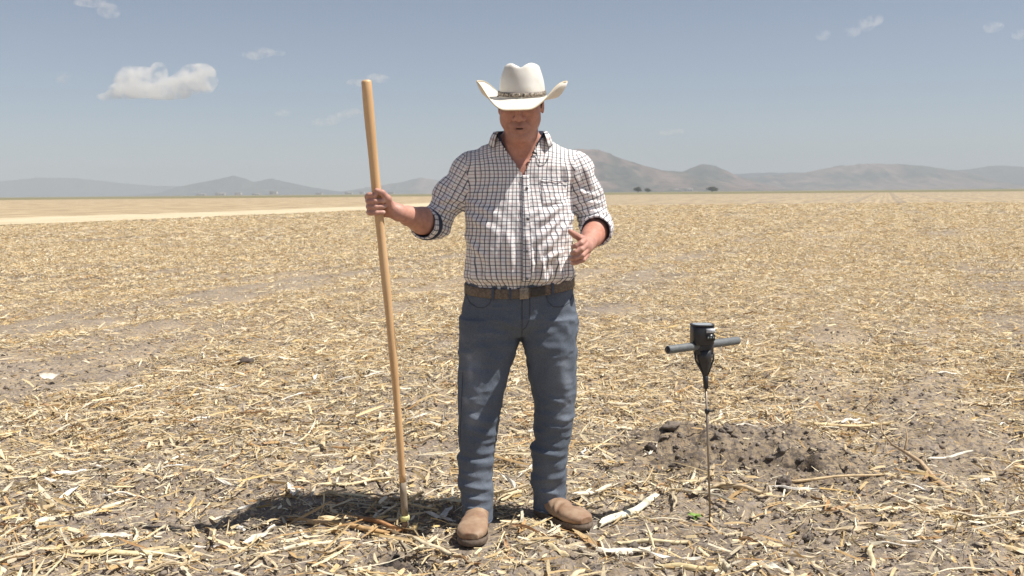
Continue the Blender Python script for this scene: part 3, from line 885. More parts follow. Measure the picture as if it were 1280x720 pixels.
# ------------------------------------------------------------------ shirt
S = Field((-.42, 3.66, .86), (.44, 4.06, 1.54), .0044)
S.loft(TORSO, .02, 2.25)
CU_R, CU_L = np.array([-.322, 3.818, 1.166]), np.array([.324, 3.815, 1.136])
S.cap((-.10, 3.87, 1.380), SH_R + (-.010, 0, -.030), .064, .066, .035)
S.chain([SH_R + (-.010, 0, -.030), SH_R * .5 + EL_R * .5 + (-.002, 0, 0), EL_R + (.006, 0, .004), CU_R], [.065, .061, .056, .053], .03)
S.cap((.17, 3.87, 1.378), SH_L + (.006, 0, -.026), .064, .066, .035)
S.chain([SH_L + (.006, 0, -.026), SH_L * .5 + EL_L * .5 + (.003, 0, 0), EL_L + (-.006, 0, .004), CU_L], [.065, .060, .056, .054], .03)
V, F = S.mesh()
for _ in range(2):   # relax the voxel steps
    A = np.zeros_like(V); cn = np.zeros(len(V))
    for i in range(4):
        for j in (1, 3):
            for c in range(3): A[:, c] += np.bincount(F[:, i], V[F[:, (i + j) % 4], c], len(V))
            cn += np.bincount(F[:, i], minlength=len(V))
    V = V * .4 + .6 * A / cn[:, None]
N = vnormals(V, F)
def axis_uv(P, a, b):
    a = np.array(a); b = np.array(b); w = unit(b - a)
    u = unit(np.cross(w, (0, 1, 0))); v = np.cross(w, u)
    d = P - a
    return (d @ u), (d @ v), (d @ w)
def arm_d(P, pts):
    best = np.full(len(P), 9.0)
    for a, b in zip(pts[:-1], pts[1:]):
        a = np.array(a); b = np.array(b); ab = b - a
        t = np.clip(((P - a) @ ab) / (ab @ ab), 0, 1)
        best = np.minimum(best, np.linalg.norm(P - a - ab * t[:, None], axis=1))
    return best
ARM_R = [SH_R + (-.02, 0, -.01), EL_R, CU_R]; ARM_L = [SH_L + (.012, 0, -.01), EL_L, CU_L]
dr, dl = arm_d(V, ARM_R), arm_d(V, ARM_L)
# armholes: a plane each, tilted
sr = (V[:, 0] < -.158 - .10 * (V[:, 2] - 1.30)) & (dr < .085) & ((V[:, 2] > 1.0))
sl = (V[:, 0] > .232 + .10 * (V[:, 2] - 1.30)) & (dl < .085)
part = np.where(sr, 1, np.where(sl, 2, 0))
TF = [(.205, 1.24, .10, 1.17, .016, .0085), (.215, 1.215, .09, 1.10, .014, .007), (.225, 1.19, .13, 1.06, .015, .009), (.22, 1.14, .12, 1.00, .013, .008), (.21, 1.10, .15, .985, .012, .007),
      (.20, 1.27, .13, 1.235, .010, .004), (-.165, 1.25, -.06, 1.20, .014, .005), (-.17, 1.20, -.05, 1.13, .015, .004), (-.175, 1.12, -.09, 1.03, .014, .005), (-.02, 1.16, .01, .98, .016, .005),
      (.06, 1.12, .085, .95, .011, .006), (.10, 1.07, .12, .95, .010, .007), (.17, 1.03, .18, .95, .010, .007), (-.03, 1.03, -.035, .94, .010, .006), (-.09, 1.02, -.10, .94, .011, .007), (-.14, 1.05, -.145, .95, .010, .006), (.03, 1.02, .025, .94, .009, .005),
      (-.13, 1.40, -.15, 1.28, .014, .005), (.205, 1.38, .215, 1.29, .012, .006), (.0, 1.33, -.03, 1.22, .02, .003), (.12, 1.22, .06, 1.19, .012, .004), (.19, 1.06, .09, 1.02, .011, .005), (-.06, 1.31, -.14, 1.27, .012, .003)]
D = 1.45 * folds(V, N, TF) * (part == 0)
SFR = [(-.20, 1.36, -.24, 1.27, .012, .006), (-.155, 1.30, -.25, 1.26, .012, .007), (-.17, 1.26, -.29, 1.25, .010, .007), (-.20, 1.22, -.31, 1.22, .010, .007), (-.23, 1.18, -.33, 1.19, .010, .007), (-.245, 1.14, -.34, 1.165, .009, .006), (-.26, 1.33, -.30, 1.27, .012, .004)]
SFL = [(.28, 1.38, .31, 1.29, .012, .006), (.235, 1.29, .33, 1.26, .011, .008), (.25, 1.25, .345, 1.235, .010, .007), (.255, 1.21, .36, 1.20, .010, .008), (.26, 1.175, .375, 1.17, .009, .007), (.27, 1.15, .385, 1.14, .008, .006), (.24, 1.34, .28, 1.25, .010, .006)]
D += folds(V, N, SFR) * (part == 1) + folds(V, N, SFL) * (part == 2)
low = 1 - sstep(.98, 1.10, V[:, 2])
th = np.arctan2(V[:, 0] - .03, -(V[:, 1] - 3.86))
D += (part == 0) * low * .0045 * np.sin(th * 17 + 2.4 * noise(V, 7)) * sstep(.90, .97, V[:, 2])
D += .0065 * (.33 - np.abs(noise(V * (1, 1, .8), 15, 21))) + .003 * (.33 - np.abs(noise(V, 31, 22))) + .0020 * noise(V * (1, 1, .6), 22, 1) + .0016 * noise(V, 48, 2) + (part > 0) * .0045 * noise(V * (.6, 1, 1.5), 26, 3)
# blousing over the belt, uneven
D += (part == 0) * .008 * np.exp(-((V[:, 2] - .965 - .006 * noise(V, 11)) / .018) ** 2)
V = V + N * D[:, None]
# the open neck and the foot of the shirt below the belt
nx_ = np.hypot((V[:, 0] - .037) / .072, (V[:, 1] - 3.835) / .070)
vcut = (V[:, 2] > 1.345) & (V[:, 1] < 3.84) & (V[:, 0] > .047 - (V[:, 2] - 1.345) * .66) & (V[:, 0] < .047 + (V[:, 2] - 1.345) * .42)
cutv = ((nx_ < 1) & (V[:, 2] > 1.43)) | vcut | (V[:, 2] > 1.492)
for c_, e_l in ((CU_R, EL_R), (CU_L, EL_L)):   # sleeves end inside the cuffs
    w_c = unit(c_ - e_l); cutv |= (((V - c_) @ w_c) > .004) & (np.linalg.norm(V - c_, axis=1) < .10) & (part > 0) & (arm_d(V, [SH_R, EL_R] if c_[0] < 0 else [SH_L, EL_L]) > .077)
fk = ~cutv[F].any(1)
F = F[fk]
# UV per corner
uvv = np.zeros((3, len(V), 2))
top_ = sstep(1.33, 1.43, V[:, 2]) * (V[:, 1] < 3.93)
uvv[0] = np.stack([th * .172 * (1 - top_) + (V[:, 0] - .03) * 1.2 * top_, V[:, 2] + .75 * np.maximum(0, V[:, 1] - 3.77) * sstep(1.34, 1.46, V[:, 2])], -1)
for i, (a, b2) in enumerate(((SH_R + (.0, 0, .03), EL_R), (SH_L + (.0, 0, .03), EL_L))):
    u, v, w = axis_uv(V, a, b2)
    uvv[i + 1] = np.stack([np.arctan2(u, -v) * .064, w], -1)
pf = np.array([np.bincount(p, minlength=3).argmax() for p in part[F]])
U = uvv[pf[:, None], F]
for s_, per in ((0, 2 * np.pi * .172), (1, 2 * np.pi * .064), (2, 2 * np.pi * .064)):
    m_ = (pf == s_) & (np.ptp(U[..., 0], axis=1) > per * .5)
    u_ = U[m_][..., 0]; u_[u_ < 0] += per
    UU = U[m_]; UU[..., 0] = u_; U[m_] = UU
used = np.unique(F); rm = np.full(len(V), -1); rm[used] = np.arange(len(used))

def check_mat(name, su=1.0):
    m, nt, b = nodes_mat(name, .8, 0, .2)
    uv = N_(nt, 'ShaderNodeUVMap'); uv.uv_map = 'UVMap'
    sx = N_(nt, 'ShaderNodeSeparateXYZ'); nt.links.new(uv.outputs[0], sx.inputs[0])
    def line(out, pitch, width, off=0.0):
        a = N_(nt, 'ShaderNodeMath', operation='MULTIPLY_ADD'); a.inputs[1].default_value = 1 / pitch; a.inputs[2].default_value = off
        nt.links.new(out, a.inputs[0])
        f = N_(nt, 'ShaderNodeMath', operation='FRACT'); nt.links.new(a.outputs[0], f.inputs[0])
        s = N_(nt, 'ShaderNodeMath', operation='SUBTRACT'); nt.links.new(f.outputs[0], s.inputs[0]); s.inputs[1].default_value = .5
        ab = N_(nt, 'ShaderNodeMath', operation='ABSOLUTE'); nt.links.new(s.outputs[0], ab.inputs[0])
        lt = N_(nt, 'ShaderNodeMath', operation='LESS_THAN'); nt.links.new(ab.outputs[0], lt.inputs[0]); lt.inputs[1].default_value = width / pitch / 2
        return lt.outputs[0]
    def mul(o, k):
        a = N_(nt, 'ShaderNodeMath', operation='MULTIPLY'); nt.links.new(o, a.inputs[0]); a.inputs[1].default_value = k; return a.outputs[0]
    def mix(f, a, c):
        q = N_(nt, 'ShaderNodeMix', data_type='RGBA'); nt.links.new(f, q.inputs[0])
        if isinstance(a, tuple): q.inputs[6].default_value = (*a, 1)
        else: nt.links.new(a, q.inputs[6])
        q.inputs[7].default_value = (*c, 1); return q.outputs[2]
    c = mix(mul(line(sx.outputs[1], .0270, .0040, .5), .48), (.86, .84, .83), (.40, .19, .17))
    c = mix(mul(line(sx.outputs[0], .0370, .0034, .5), .28), c, (.36, .16, .15))
    c = mix(mul(line(sx.outputs[1], .0270, .0036, 0), .74), c, (.035, .04, .075))
    c = mix(mul(line(sx.outputs[0], .0185, .0038, .25), .82), c, (.030, .034, .06))
    nt.links.new(c, b.inputs['Base Color'])
    tc = N_(nt, 'ShaderNodeTexCoord'); nz = N_(nt, 'ShaderNodeTexNoise', Scale=70.0, Detail=4.0)
    nt.links.new(tc.outputs['Object'], nz.inputs['Vector'])
    bp = N_(nt, 'ShaderNodeBump', Strength=.6, Distance=.0035); nt.links.new(nz.outputs['Fac'], bp.inputs['Height']); nt.links.new(bp.outputs[0], b.inputs['Normal'])
    return m
m_check = check_mat('checked_cotton')
m_navy = simple_mat('navy_lining', (.030, .038, .075), (.045, .055, .095), .85, scale=60, bump=.001)
shirt = add('shirt', V[used], rm[F], m_check, man, uv=U.reshape(-1, 2))
bv = BVHTree.FromPolygons([tuple(p) for p in V[used]], [tuple(int(i) for i in f) for f in rm[F]])
def on_front(x, z, off=.002, bvh=None):
    h = (bvh or bv).ray_cast(Vector((x, 3.0, z)), Vector((0, 1, 0)), 2.0)
    if h[0] is None: return None
    n = h[1] if h[1].y < 0 else -h[1]
    return np.array(h[0] + n * off)
def patch(name, pts, mat, parent, nu=10, nv=14, off=.003, uvs=None):
    """a cloth piece laid on the shirt front; pts: corners (x, z) bl, br, tr, tl"""
    bl, br, tr, tl = [np.array(p, float) for p in pts]
    G_, UV_ = [], []
    for i in range(nu):
        for j in range(nv):
            s, t = i / (nu - 1), j / (nv - 1)
            q = (bl * (1 - s) + br * s) * (1 - t) + (tl * (1 - s) + tr * s) * t
            edge = 0.6 if i in (0, nu - 1) or j in (0, nv - 1) else 1
            p = on_front(q[0], q[1], off * edge)
            if p is None: p = np.array([q[0], 3.74, q[1]])
            G_.append(p); UV_.append((math.atan2(p[0] - .03, 3.86 - p[1]) * .172 + .003, q[1] + .004))
    F_ = grid_faces(nu, nv)
    o = add(name, np.array(G_), F_, mat, parent, uv=np.array(UV_)[F_].reshape(-1, 2))
    sm = o.modifiers.new('thick', 'SOLIDIFY'); sm.thickness = .0012
    return o
pk = patch('placket', [(.040, .945), (.072, .945), (.066, 1.345), (.040, 1.345)], m_check, shirt, 6, 60, .0045)
patch('chest_pocket', [(.115, 1.232), (.205, 1.240), (.214, 1.322), (.108, 1.330)], m_check, shirt, 14, 14, .0018)
tt = np.linspace(0, 1, 12)
add_tube('pocket_welt', [on_front(.108 + .106 * t, 1.330 - .008 * t - .004 * math.sin(t * 3.1), .0058) for t in tt], .0016, m_navy, shirt, 6)
m_button = simple_mat('button', (.09, .09, .10), (.14, .14, .15), .35)
for (x, z) in ((.057, 1.292), (.059, 1.184), (.059, 1.066), (.055, .966)):
    p = on_front(x, z, .010)
    V_, F_, T_ = tube([p + (0, .003, 0), p + (0, .001, 0), p + (0, 0, 0)], [.0055, .0060, .0045], 14)
    add('button', V_, F_, m_button, pk, tris=T_)
add_tube('placket_edge', [on_front(.0405, z, .0052) for z in np.linspace(.955, 1.34, 30)], .0008, m_navy, pk, 6)
# collar: stand inside, leaf folded out and down
def collar():
    n, V_, st = 41, [], []
    ss = np.linspace(-1, 1, n)
    for s_ in ss:
        a = math.radians(128) * s_                     # 0 at the nape, +- at the front ends
        f = abs(s_)
        cx, cy = .037 + math.sin(a) * (.077 - .012 * f ** 3), 3.838 + math.cos(a) * (.072 + .018 * f ** 3)
        zb = 1.476 - .040 * f ** 2.2
        ztop = 1.520 - .014 * f ** 1.5
        ex, ey = .037 + math.sin(a) * (.083 + .022 * f ** 2), 3.838 + math.cos(a) * (.080 - .004 * f)
        drop = .036 + .016 * max(0, f - .6) / .4
        ox = .037 + math.sin(a) * (.122 + .030 * max(0, f - .7)); oy = 3.838 + math.cos(a) * .102
        oz = ztop - drop - .006 * f
        st.append([(cx, cy, zb), ((cx + ex) / 2, (cy + ey) / 2, (zb + ztop) / 2), (ex, ey, ztop)])
        V_.append([(ex, ey, ztop), (ex + (ox - ex) * .25, ey + (oy - ey) * .25, ztop - .001), (ex + (ox - ex) * .65, ey + (oy - ey) * .65, (ztop + oz) / 2 + .006), (ox, oy, oz)])
    return np.array(st), np.array(V_), ss
st, lf, ss = collar()
F_ = grid_faces(41, 3); o = add('collar_stand', st.reshape(-1, 3), F_, m_navy, shirt)
o.modifiers.new('thick', 'SOLIDIFY').thickness = .002
F_ = grid_faces(41, 4)
u_ = np.stack([np.repeat(ss * .17, 4), np.tile([0, .01, .024, .04], 41)], -1)
for p in lf.reshape(-1, 3)[3::4]: pass
o = add('collar', lf.reshape(-1, 3), F_, m_check, shirt, uv=u_[F_].reshape(-1, 2))
o.modifiers.new('thick', 'SOLIDIFY').thickness = .0025
# facings of the open neck
add_tube('neck_edge', [on_front(.047 - t * .072, 1.345 + t * .108, .003) if on_front(.040 - t * .075, 1.345 + t * .108) is not None else (.047 - t * .072, 3.75, 1.345 + t * .108) for t in np.linspace(.02, .95, 10)], .0022, m_navy, shirt, 6)

# rolled cuffs
def cuff(c, axis, r, name_parent, band_=False, outer=m_check):
    w = unit(axis); u = unit(np.cross(w, (0, 0, 1))); v = np.cross(u, w)
    n = 40; prof = [(-.040, 1.00), (-.036, 1.09), (-.018, 1.12), (.0, 1.13), (.010, 1.12), (.014, 1.06), (.010, .97), (-.01, .93)]
    V_ = []
    for i in range(n):
        a = 2 * np.pi * i / n
        for k, (l, s) in enumerate(prof):
            rr = r * s * (1 + .03 * math.sin(a * 3 + k) + .02 * math.sin(a * 7 + 2))
            V_.append(c + w * (l + .006 * math.sin(a * 2 + 1)) + (u * math.cos(a) + v * math.sin(a)) * rr)
    F_ = grid_faces(n, len(prof), True)
    uvp = np.stack([np.repeat(np.arange(n) * 2 * np.pi * r / n, len(prof)), np.tile(np.linspace(0, .06, len(prof)), n)], -1)
    o = add('cuff', np.array(V_), F_[:, ::-1], outer, name_parent, uv=uvp[F_[:, ::-1]].reshape(-1, 2))
    lin = [(.010, 1.00), (.011, .97), (.006, .92), (-.016, .90)]
    V_ = np.array([c + w * (l + .001 + .006 * math.sin(2 * np.pi * i / n * 2 + 1)) + (u * math.cos(2 * np.pi * i / n) + v * math.sin(2 * np.pi * i / n)) * r * s for i in range(n) for (l, s) in lin])
    add('cuff_lining', V_, grid_faces(n, 4, True)[:, ::-1], m_navy, o)
    if band_:      # the turned-back lining, widest under the arm
        V_ = []
        for i in range(n):
            a = 2 * np.pi * i / n; d = u * math.cos(a) + v * math.sin(a)
            k_ = .25 + .75 * max(0, d @ unit((.75, -.5, -.6)))
            for (l, s_) in ((-.008, 1.10), (-.008, 1.17), (-.008 - .026 * k_, 1.18), (-.010 - .026 * k_, 1.06)):
                V_.append(c + w * l + d * r * s_)
        add('turned_lining', np.array(V_), grid_faces(n, 4, True)[:, ::-1], m_navy, o)
cuff(CU_R + (-.008, -.016, 0), CU_R - EL_R + (-.01, -.02, .0), .0530, shirt, True)
cuff(CU_L + (-.003, -.018, -.003), CU_L - EL_L + (-.005, -.02, .0), .0540, shirt)

# ------------------------------------------------------------------ jeans
def setcol(o, c):
    a = o.data.color_attributes.new('Col', 'FLOAT_COLOR', 'POINT'); a.data.foreach_set('color', np.tile([*c, 1], len(o.data.vertices)).astype(np.float32))
J = Field((-.26, 3.66, .01), (.30, 4.02, .97), .0044)
J.loft([(.735, .027, 3.862, .20, .09), (.77, .027, 3.860, .224, .122), (.80, .026, 3.862, .228, .132), (.87, .029, 3.862, .215, .131), (.945, .030, 3.862, .205, .131)], .03)
J.loft([(.024, -.139, 3.766, .053, .082), (.08, -.140, 3.775, .057, .078), (.14, -.144, 3.787, .066, .076), (.21, -.146, 3.80, .069, .078), (.30, -.141, 3.806, .071, .080), (.42, -.132, 3.808, .079, .083),
        (.52, -.122, 3.82, .090, .090), (.62, -.107, 3.84, .104, .104), (.69, -.092, 3.855, .118, .118), (.73, -.086, 3.858, .120, .12), (.80, -.090, 3.862, .113, .122)], .010)
J.loft([(.024, .146, 3.884, .066, .074), (.08, .143, 3.888, .064, .072), (.14, .138, 3.888, .068, .074), (.21, .139, 3.882, .071, .078), (.30, .150, 3.87, .073, .080), (.42, .163, 3.858, .079, .083),
        (.52, .160, 3.855, .089, .090), (.62, .153, 3.858, .098, .104), (.69, .145, 3.86, .107, .118), (.73, .140, 3.86, .113, .12), (.80, .140, 3.862, .113, .122)], .010)
V, F = J.mesh()
for _ in range(2):
    A = np.zeros_like(V); cn = np.zeros(len(V))
    for i in range(4):
        for j in (1, 3):
            for c in range(3): A[:, c] += np.bincount(F[:, i], V[F[:, (i + j) % 4], c], len(V))
            cn += np.bincount(F[:, i], minlength=len(V))
    V = V * .4 + .6 * A / cn[:, None]
N = vnormals(V, F)
JF = [(-.215, .262, -.08, .250, .012, .017), (.07, .272, .205, .258, .012, .017), (-.215, .305, -.09, .285, .011, .005), (-.21, .245, -.08, .235, .009, .007), (-.20, .215, -.085, .195, .010, .008), (-.21, .17, -.09, .155, .010, .006), (-.20, .125, -.10, .115, .009, .006), (-.195, .09, -.095, .075, .009, .006), (-.19, .055, -.10, .06, .007, .004),
      (.07, .285, .20, .27, .010, .008), (.075, .245, .205, .255, .010, .008), (.08, .215, .20, .205, .009, .006), (.075, .16, .20, .175, .010, .007), (.09, .12, .19, .10, .009, .006), (.09, .075, .20, .07, .008, .006),
      (-.20, .45, -.06, .40, .014, .005), (-.205, .39, -.07, .365, .012, .005), (.09, .43, .235, .40, .013, .006), (.10, .385, .24, .37, .011, .005),
      (.02, .74, -.15, .76, .012, .006), (.02, .70, -.17, .70, .013, .006), (.03, .77, -.08, .82, .012, .005), (.05, .74, .20, .77, .012, .006), (.05, .70, .22, .69, .013, .006), (.04, .77, .14, .84, .012, .005),
      (-.15, .66, -.16, .50, .022, .006), (.19, .62, .20, .48, .022, .006), (.13, .50, .20, .47, .010, .006), (-.02, .60, -.07, .48, .014, .005), (.07, .60, .09, .50, .014, .004)]
D = (.55 + .45 * noise(V, 14, 8)) * folds(V, N, JF) + .6 * folds(V, N, [(x0, z0 + .01, x1, z1 + .02, w_, a_) for (x0, z0, x1, z1, w_, a_) in JF[:13]], back=True)
D += .0085 * (.33 - np.abs(noise(V * (1, 1, 1.3), 12, 24))) + .004 * (.33 - np.abs(noise(V * (.7, 1, 1.5), 27, 26))) + .0018 * noise(V * (1, 1, .8), 20, 4) + .0014 * noise(V, 45, 5) + (V[:, 2] < .33) * .005 * noise(V * (.6, .6, 1.6), 24, 6)
V = V + N * D[:, None]
# denim colour: worn paler down the thighs and knees
wear = np.zeros(len(V))
for (x0, z0, x1, z1, w_, am) in [(-.15, .66, -.15, .42, .035, .5), (.19, .62, .19, .42, .035, .5), (-.165, .66, -.16, .56, .011, .6), (-.15, .2, -.14, .12, .03, .3), (.14, .2, .14, .1, .03, .3), (-.18, .50, -.178, .495, .012, .8), (-.2, .72, -.06, .75, .02, .2)]:
    s_, t_ = seg_d(V, (x0, z0), (x1, z1)); wear += am * np.exp(-(s_ / w_) ** 2)
wear = np.clip(1.35 * wear * (N[:, 1] < 0) * (.7 + .5 * noise(V, 30, 3)) + .12 * noise(V, 9, 2), -.2, 1)
C = np.array([[.112, .132, .166]]) * (1 - wear[:, None]) + np.array([[.23, .255, .30]]) * wear[:, None]
m_denim = col_mat('denim', .85, .2, 240, .22, .0008)
keep = ~((V[:, 2] > .935) & (N[:, 2] > .6))
jeans = add('jeans', V, F[keep[F].all(1) | (V[F][:, :, 2].mean(1) < .93)], m_denim, man, col=C)
bj = BVHTree.FromPolygons([tuple(p) for p in V], [tuple(int(i) for i in f) for f in F])
m_stitch = simple_mat('denim_seam', (.055, .064, .080), (.09, .10, .12), .8)
def seam(name, pts, r=.0016, mat=m_stitch, off=.0008):
    Q = []
    pts = np.array(pts, float); s = np.r_[0, np.cumsum(np.hypot(*np.diff(pts, axis=0).T))]
    for t in np.linspace(0, s[-1], max(8, int(s[-1] / .012))):
        p = on_front(np.interp(t, s, pts[:, 0]), np.interp(t, s, pts[:, 1]), off, bj)
        if p is not None: Q.append(p)
    return add_tube(name, Q, r, mat, jeans, 6)
seam('pocket_seam', [(-.172, .885), (-.16, .862), (-.13, .848), (-.10, .850), (-.082, .870), (-.076, .895)])
seam('pocket_seam', [(.232, .885), (.218, .862), (.19, .848), (.155, .850), (.135, .870), (.128, .895)])
seam('fly_seam', [(.037, .885), (.037, .80), (.036, .745)], .0022)
seam('fly_seam', [(.066, .885), (.066, .81), (.052, .775), (.038, .765)])
seam('knee_seam', [(-.19, .60), (-.198, .45), (-.205, .32)], .0012)
# hems
for cx, cy, a_, b_ in ((-.139, 3.766, .054, .083), (.146, 3.884, .067, .075)):
    t_ = np.linspace(0, 2 * np.pi, 33)
    P_ = np.stack([cx + np.cos(t_) * a_, cy + np.sin(t_) * b_, .030 + .004 * np.sin(t_ * 2)], -1)
    setcol(add_tube('hem', P_, .0042, m_denim, jeans, 8), (.10, .12, .155))

# ------------------------------------------------------------------ belt
m_belt = simple_mat('tooled_leather', (.105, .075, .052), (.19, .145, .105), .55, scale=120, bump=.002, bscale=160, lo=.4, hi=.6)
m_beltd = simple_mat('dark_leather', (.03, .025, .022), (.06, .05, .042), .5, scale=90, bump=.001)
m_buckle = simple_mat('worn_brass', (.46, .40, .32), (.26, .21, .16), .35, metal=.5, scale=130, bump=.0015)
def belt_pt(a, dz=0, off=0.0):
    """a: 0 at the front centre, grows to the picture's right"""
    x = math.sin(a); y = -math.cos(a)
    n = 2.2; r = 1 / ((abs(x / (.2085 + off)) ** n + abs(y / (.137 + off)) ** n) ** (1 / n))
    z = .908 - .004 * math.cos(a) + .019 * (1 - math.cos(a)) + .010 * math.sin(a)
    return np.array([.030 + x * r, 3.862 + y * r, z + dz])
def band(name, a0, a1, h, off, mat, parent, n=60, th=.0035, dz=0, smooth=True):
    aa = np.linspace(a0, a1, n); V_ = []
    for a in aa:
        for (dzz, o) in ((-h / 2, -.003), (-h / 2, th), (-h / 2 + .003, th + .001), (h / 2 - .003, th + .001), (h / 2, th), (h / 2, -.003)):
            V_.append(belt_pt(a, dzz + dz, off + o))
    return add(name, np.array(V_), grid_faces(n, 6), mat, parent, smooth=smooth)
belt = band('belt', -math.pi, math.pi, .036, .0, m_belt, man, 120)
band('belt_end', .28, .62, .033, .004, m_beltd, belt, 20, .003)
for a in (-.66, -.15 - .1, .78, 1.5, -1.4, 3.1):
    lp = band('belt_loop', a - .028, a + .028, .046, .0045, m_denim, jeans, 4, .003, smooth=False)
    setcol(lp, (.085, .10, .135))
bk = band('buckle', -.01 + .0, .21, .042, .007, m_buckle, belt, 12, .004)
for k in range(5):
    a = .02 + k * .044
    p = belt_pt(a, .0, .0125)
    V_, F_, T_ = tube([p + (0, 0, -.015), p, p + (0, 0, .015)], [.0012, .0022, .0012], 6); add('buckle_relief', V_, F_, m_buckle, bk, tris=T_)

# ------------------------------------------------------------------ boots
m_boot = simple_mat('tan_leather', (.24, .130, .074), (.38, .265, .175), .62, scale=14, bump=.0015, bscale=60)
m_sole = simple_mat('dusty_rubber', (.11, .08, .058), (.19, .145, .11), .9, scale=40, bump=.001)
m_gore = simple_mat('elastic_gore', (.03, .026, .024), (.05, .045, .04), .85, scale=200, stretch=(6, 6, .5))
def boot(heel, toe, label=None, gore=True):
    heel = np.array([*heel, 0.0]); toe = np.array([*toe, 0.0])
    W_ = unit(toe - heel); L = .300; U_ = np.array([W_[1], -W_[0], 0]); Z_ = np.array([0, 0, 1.0])
    fr = (heel, U_, Z_, W_)
    c = heel + W_ * .14
    K = Field(c + (-.22, -.22, -.01), c + (.22, .22, .26), .0036)
    # rows: along the foot: (w, side offset, height of the section's middle, half width, half height)
    K.loft([(.004, 0, .044, .022, .022), (.018, 0, .052, .036, .034), (.05, 0, .056, .042, .038), (.09, 0, .054, .043, .036), (.13, .0, .049, .046, .031), (.17, .001, .046, .052, .028), (.21, .002, .044, .057, .027), (.245, .001, .042, .055, .025), (.272, 0, .040, .045, .021), (.290, 0, .038, .028, .014)], .02, 2.4, fr)
    K.chain([heel + W_ * .055 + Z_ * .075, heel + W_ * .050 + Z_ * .125], [.038, .034], .03)
    K.cap(heel + W_ * .08 + Z_ * .065, heel + W_ * .17 + Z_ * .046, .032, .026, .02)
    V_, F_ = K.mesh()
    N_2 = vnormals(V_, F_)
    l = (V_ - heel) @ W_
    V_ = V_ + N_2 * (.0022 * np.sin((l + V_[:, 2] * .8) * 190) * np.exp(-((l - .155) / .028) ** 2) + .001 * noise(V_, 40, 1))[:, None]
    o = add('boot', V_, F_, m_boot, man)
    if label: o['label'] = label
    ls = np.array([-.006, .000, .012, .04, .08, .12, .165, .210, .25, .278, .294, .301])
    ws = np.array([.006, .020, .034, .041, .042, .043, .050, .0565, .0545, .043, .024, .005])
    out = [(l_, w_) for l_, w_ in zip(ls, ws)] + [(l_, -w_) for l_, w_ in zip(ls[::-1], ws[::-1])]
    n = len(out); R_ = [(0, .97), (.004, 1.0), (.021, 1.0), (.024, .96)]
    V_ = np.array([heel + W_ * (.14 + (l_ - .14) * s) + U_ * w_ * s + Z_ * (z + .004 * (l_ > .24)) for (z, s) in R_ for (l_, w_) in out])
    F_ = grid_faces(len(R_), n); i = np.arange(len(R_) - 1)
    wrap = np.stack([i * n + n - 1, i * n, (i + 1) * n, (i + 1) * n + n - 1], -1)
    half = len(ls)
    capb = [(k, k + 1, n - 2 - k, n - 1 - k) for k in range(half - 1)]
    F_ = np.vstack([F_[:, ::-1], wrap, np.array(capb), np.array(capb)[:, ::-1] + 3 * n])
    add('sole', V_, F_[:, ::-1], m_sole, o, smooth=False)
    for s_ in ((-1, 1) if gore else ()):   # elastic gore at the ankle sides
        q = [(.045, .10), (.095, .10), (.085, .16), (.05, .16)]
        V_ = []
        for s2 in (0, 1):
            for (l_, z_) in q: V_.append(heel + W_ * l_ + Z_ * z_ + U_ * s_ * ((.038 if s2 else .046) + .002))
        add('gore', np.array(V_), np.array([(0, 1, 2, 3), (4, 7, 6, 5), (0, 4, 5, 1), (1, 5, 6, 2), (2, 6, 7, 3), (3, 7, 4, 0)]), m_gore, o, smooth=False)
boot((-.132, 3.815), (-.160, 3.525), gore=False)
boot((.098, 3.925), (.268, 3.705))

# ------------------------------------------------------------------ hat
hat_o = hd(.008, .0, .045) + np.array([0, 0, -.013])
HTR = np.array(Matrix.Rotation(math.radians(-7), 3, 'Z') @ Matrix.Rotation(math.radians(10), 3, 'X') @ Matrix.Rotation(math.radians(1), 3, 'Y'))
def hp(P): return hat_o + np.asarray(P, float) @ HTR.T
A0, B0, HH = .086, .100, .108
nphi = 96
phi = np.linspace(0, 2 * np.pi, nphi, endpoint=False)      # 0 = front (-y), grows to the picture's right
def ring(a, b, n=2.1):
    x, y = np.sin(phi), -np.cos(phi)
    r = 1 / ((np.abs(x / a) ** n + np.abs(y / b) ** n) ** (1 / n))
    return x * r, y * r
rows_ = []
for t in np.linspace(1, 0, 12):                         # brim, edge to crown
    x, y = ring(A0, B0)
    sn = np.abs(np.sin(phi)); fr_ = np.maximum(0, np.cos(phi))
    side = sstep(.20, .95, sn)
    wdt = (.089 - .010 * np.cos(phi) ** 2) * (t - .10 * side * t ** 3)
    n_ = np.hypot(x / A0 ** 2, y / B0 ** 2)
    nx, ny = x / A0 ** 2 / n_, y / B0 ** 2 / n_
    rollz = side * (.053 * t ** 3.0 - .016 * t * (1 - t) * 2) * (1 + .10 * np.cos(phi))
    dip = (1 - side) * (-(.034 + .004 * np.maximum(0, -np.cos(phi))) * t ** 1.25)
    rows_.append(np.stack([x + nx * wdt, y + ny * wdt, rollz + dip + .002 * np.sin(phi * 3) * t], -1))
nb_ = len(rows_)
for t in np.linspace(.04, 1, 16):                      # crown wall
    s = 1 - .10 * t - .17 * t ** 3
    x, y = ring(A0 * s, B0 * (s + .02 * t), 2.1 + .3 * t)
    fr_ = np.maximum(0, np.cos(phi))
    pinch = 1 - .10 * t * np.exp(-((np.abs(phi - np.where(phi > np.pi, 2 * np.pi, 0)) - .75) / .38) ** 2)
    z = HH * (t - .02 * np.sin(np.pi * t)) * np.ones(nphi) + .006 * t * np.cos(phi)
    rows_.append(np.stack([x * pinch, y * pinch, z], -1))
rim_r = rows_[-1].copy()
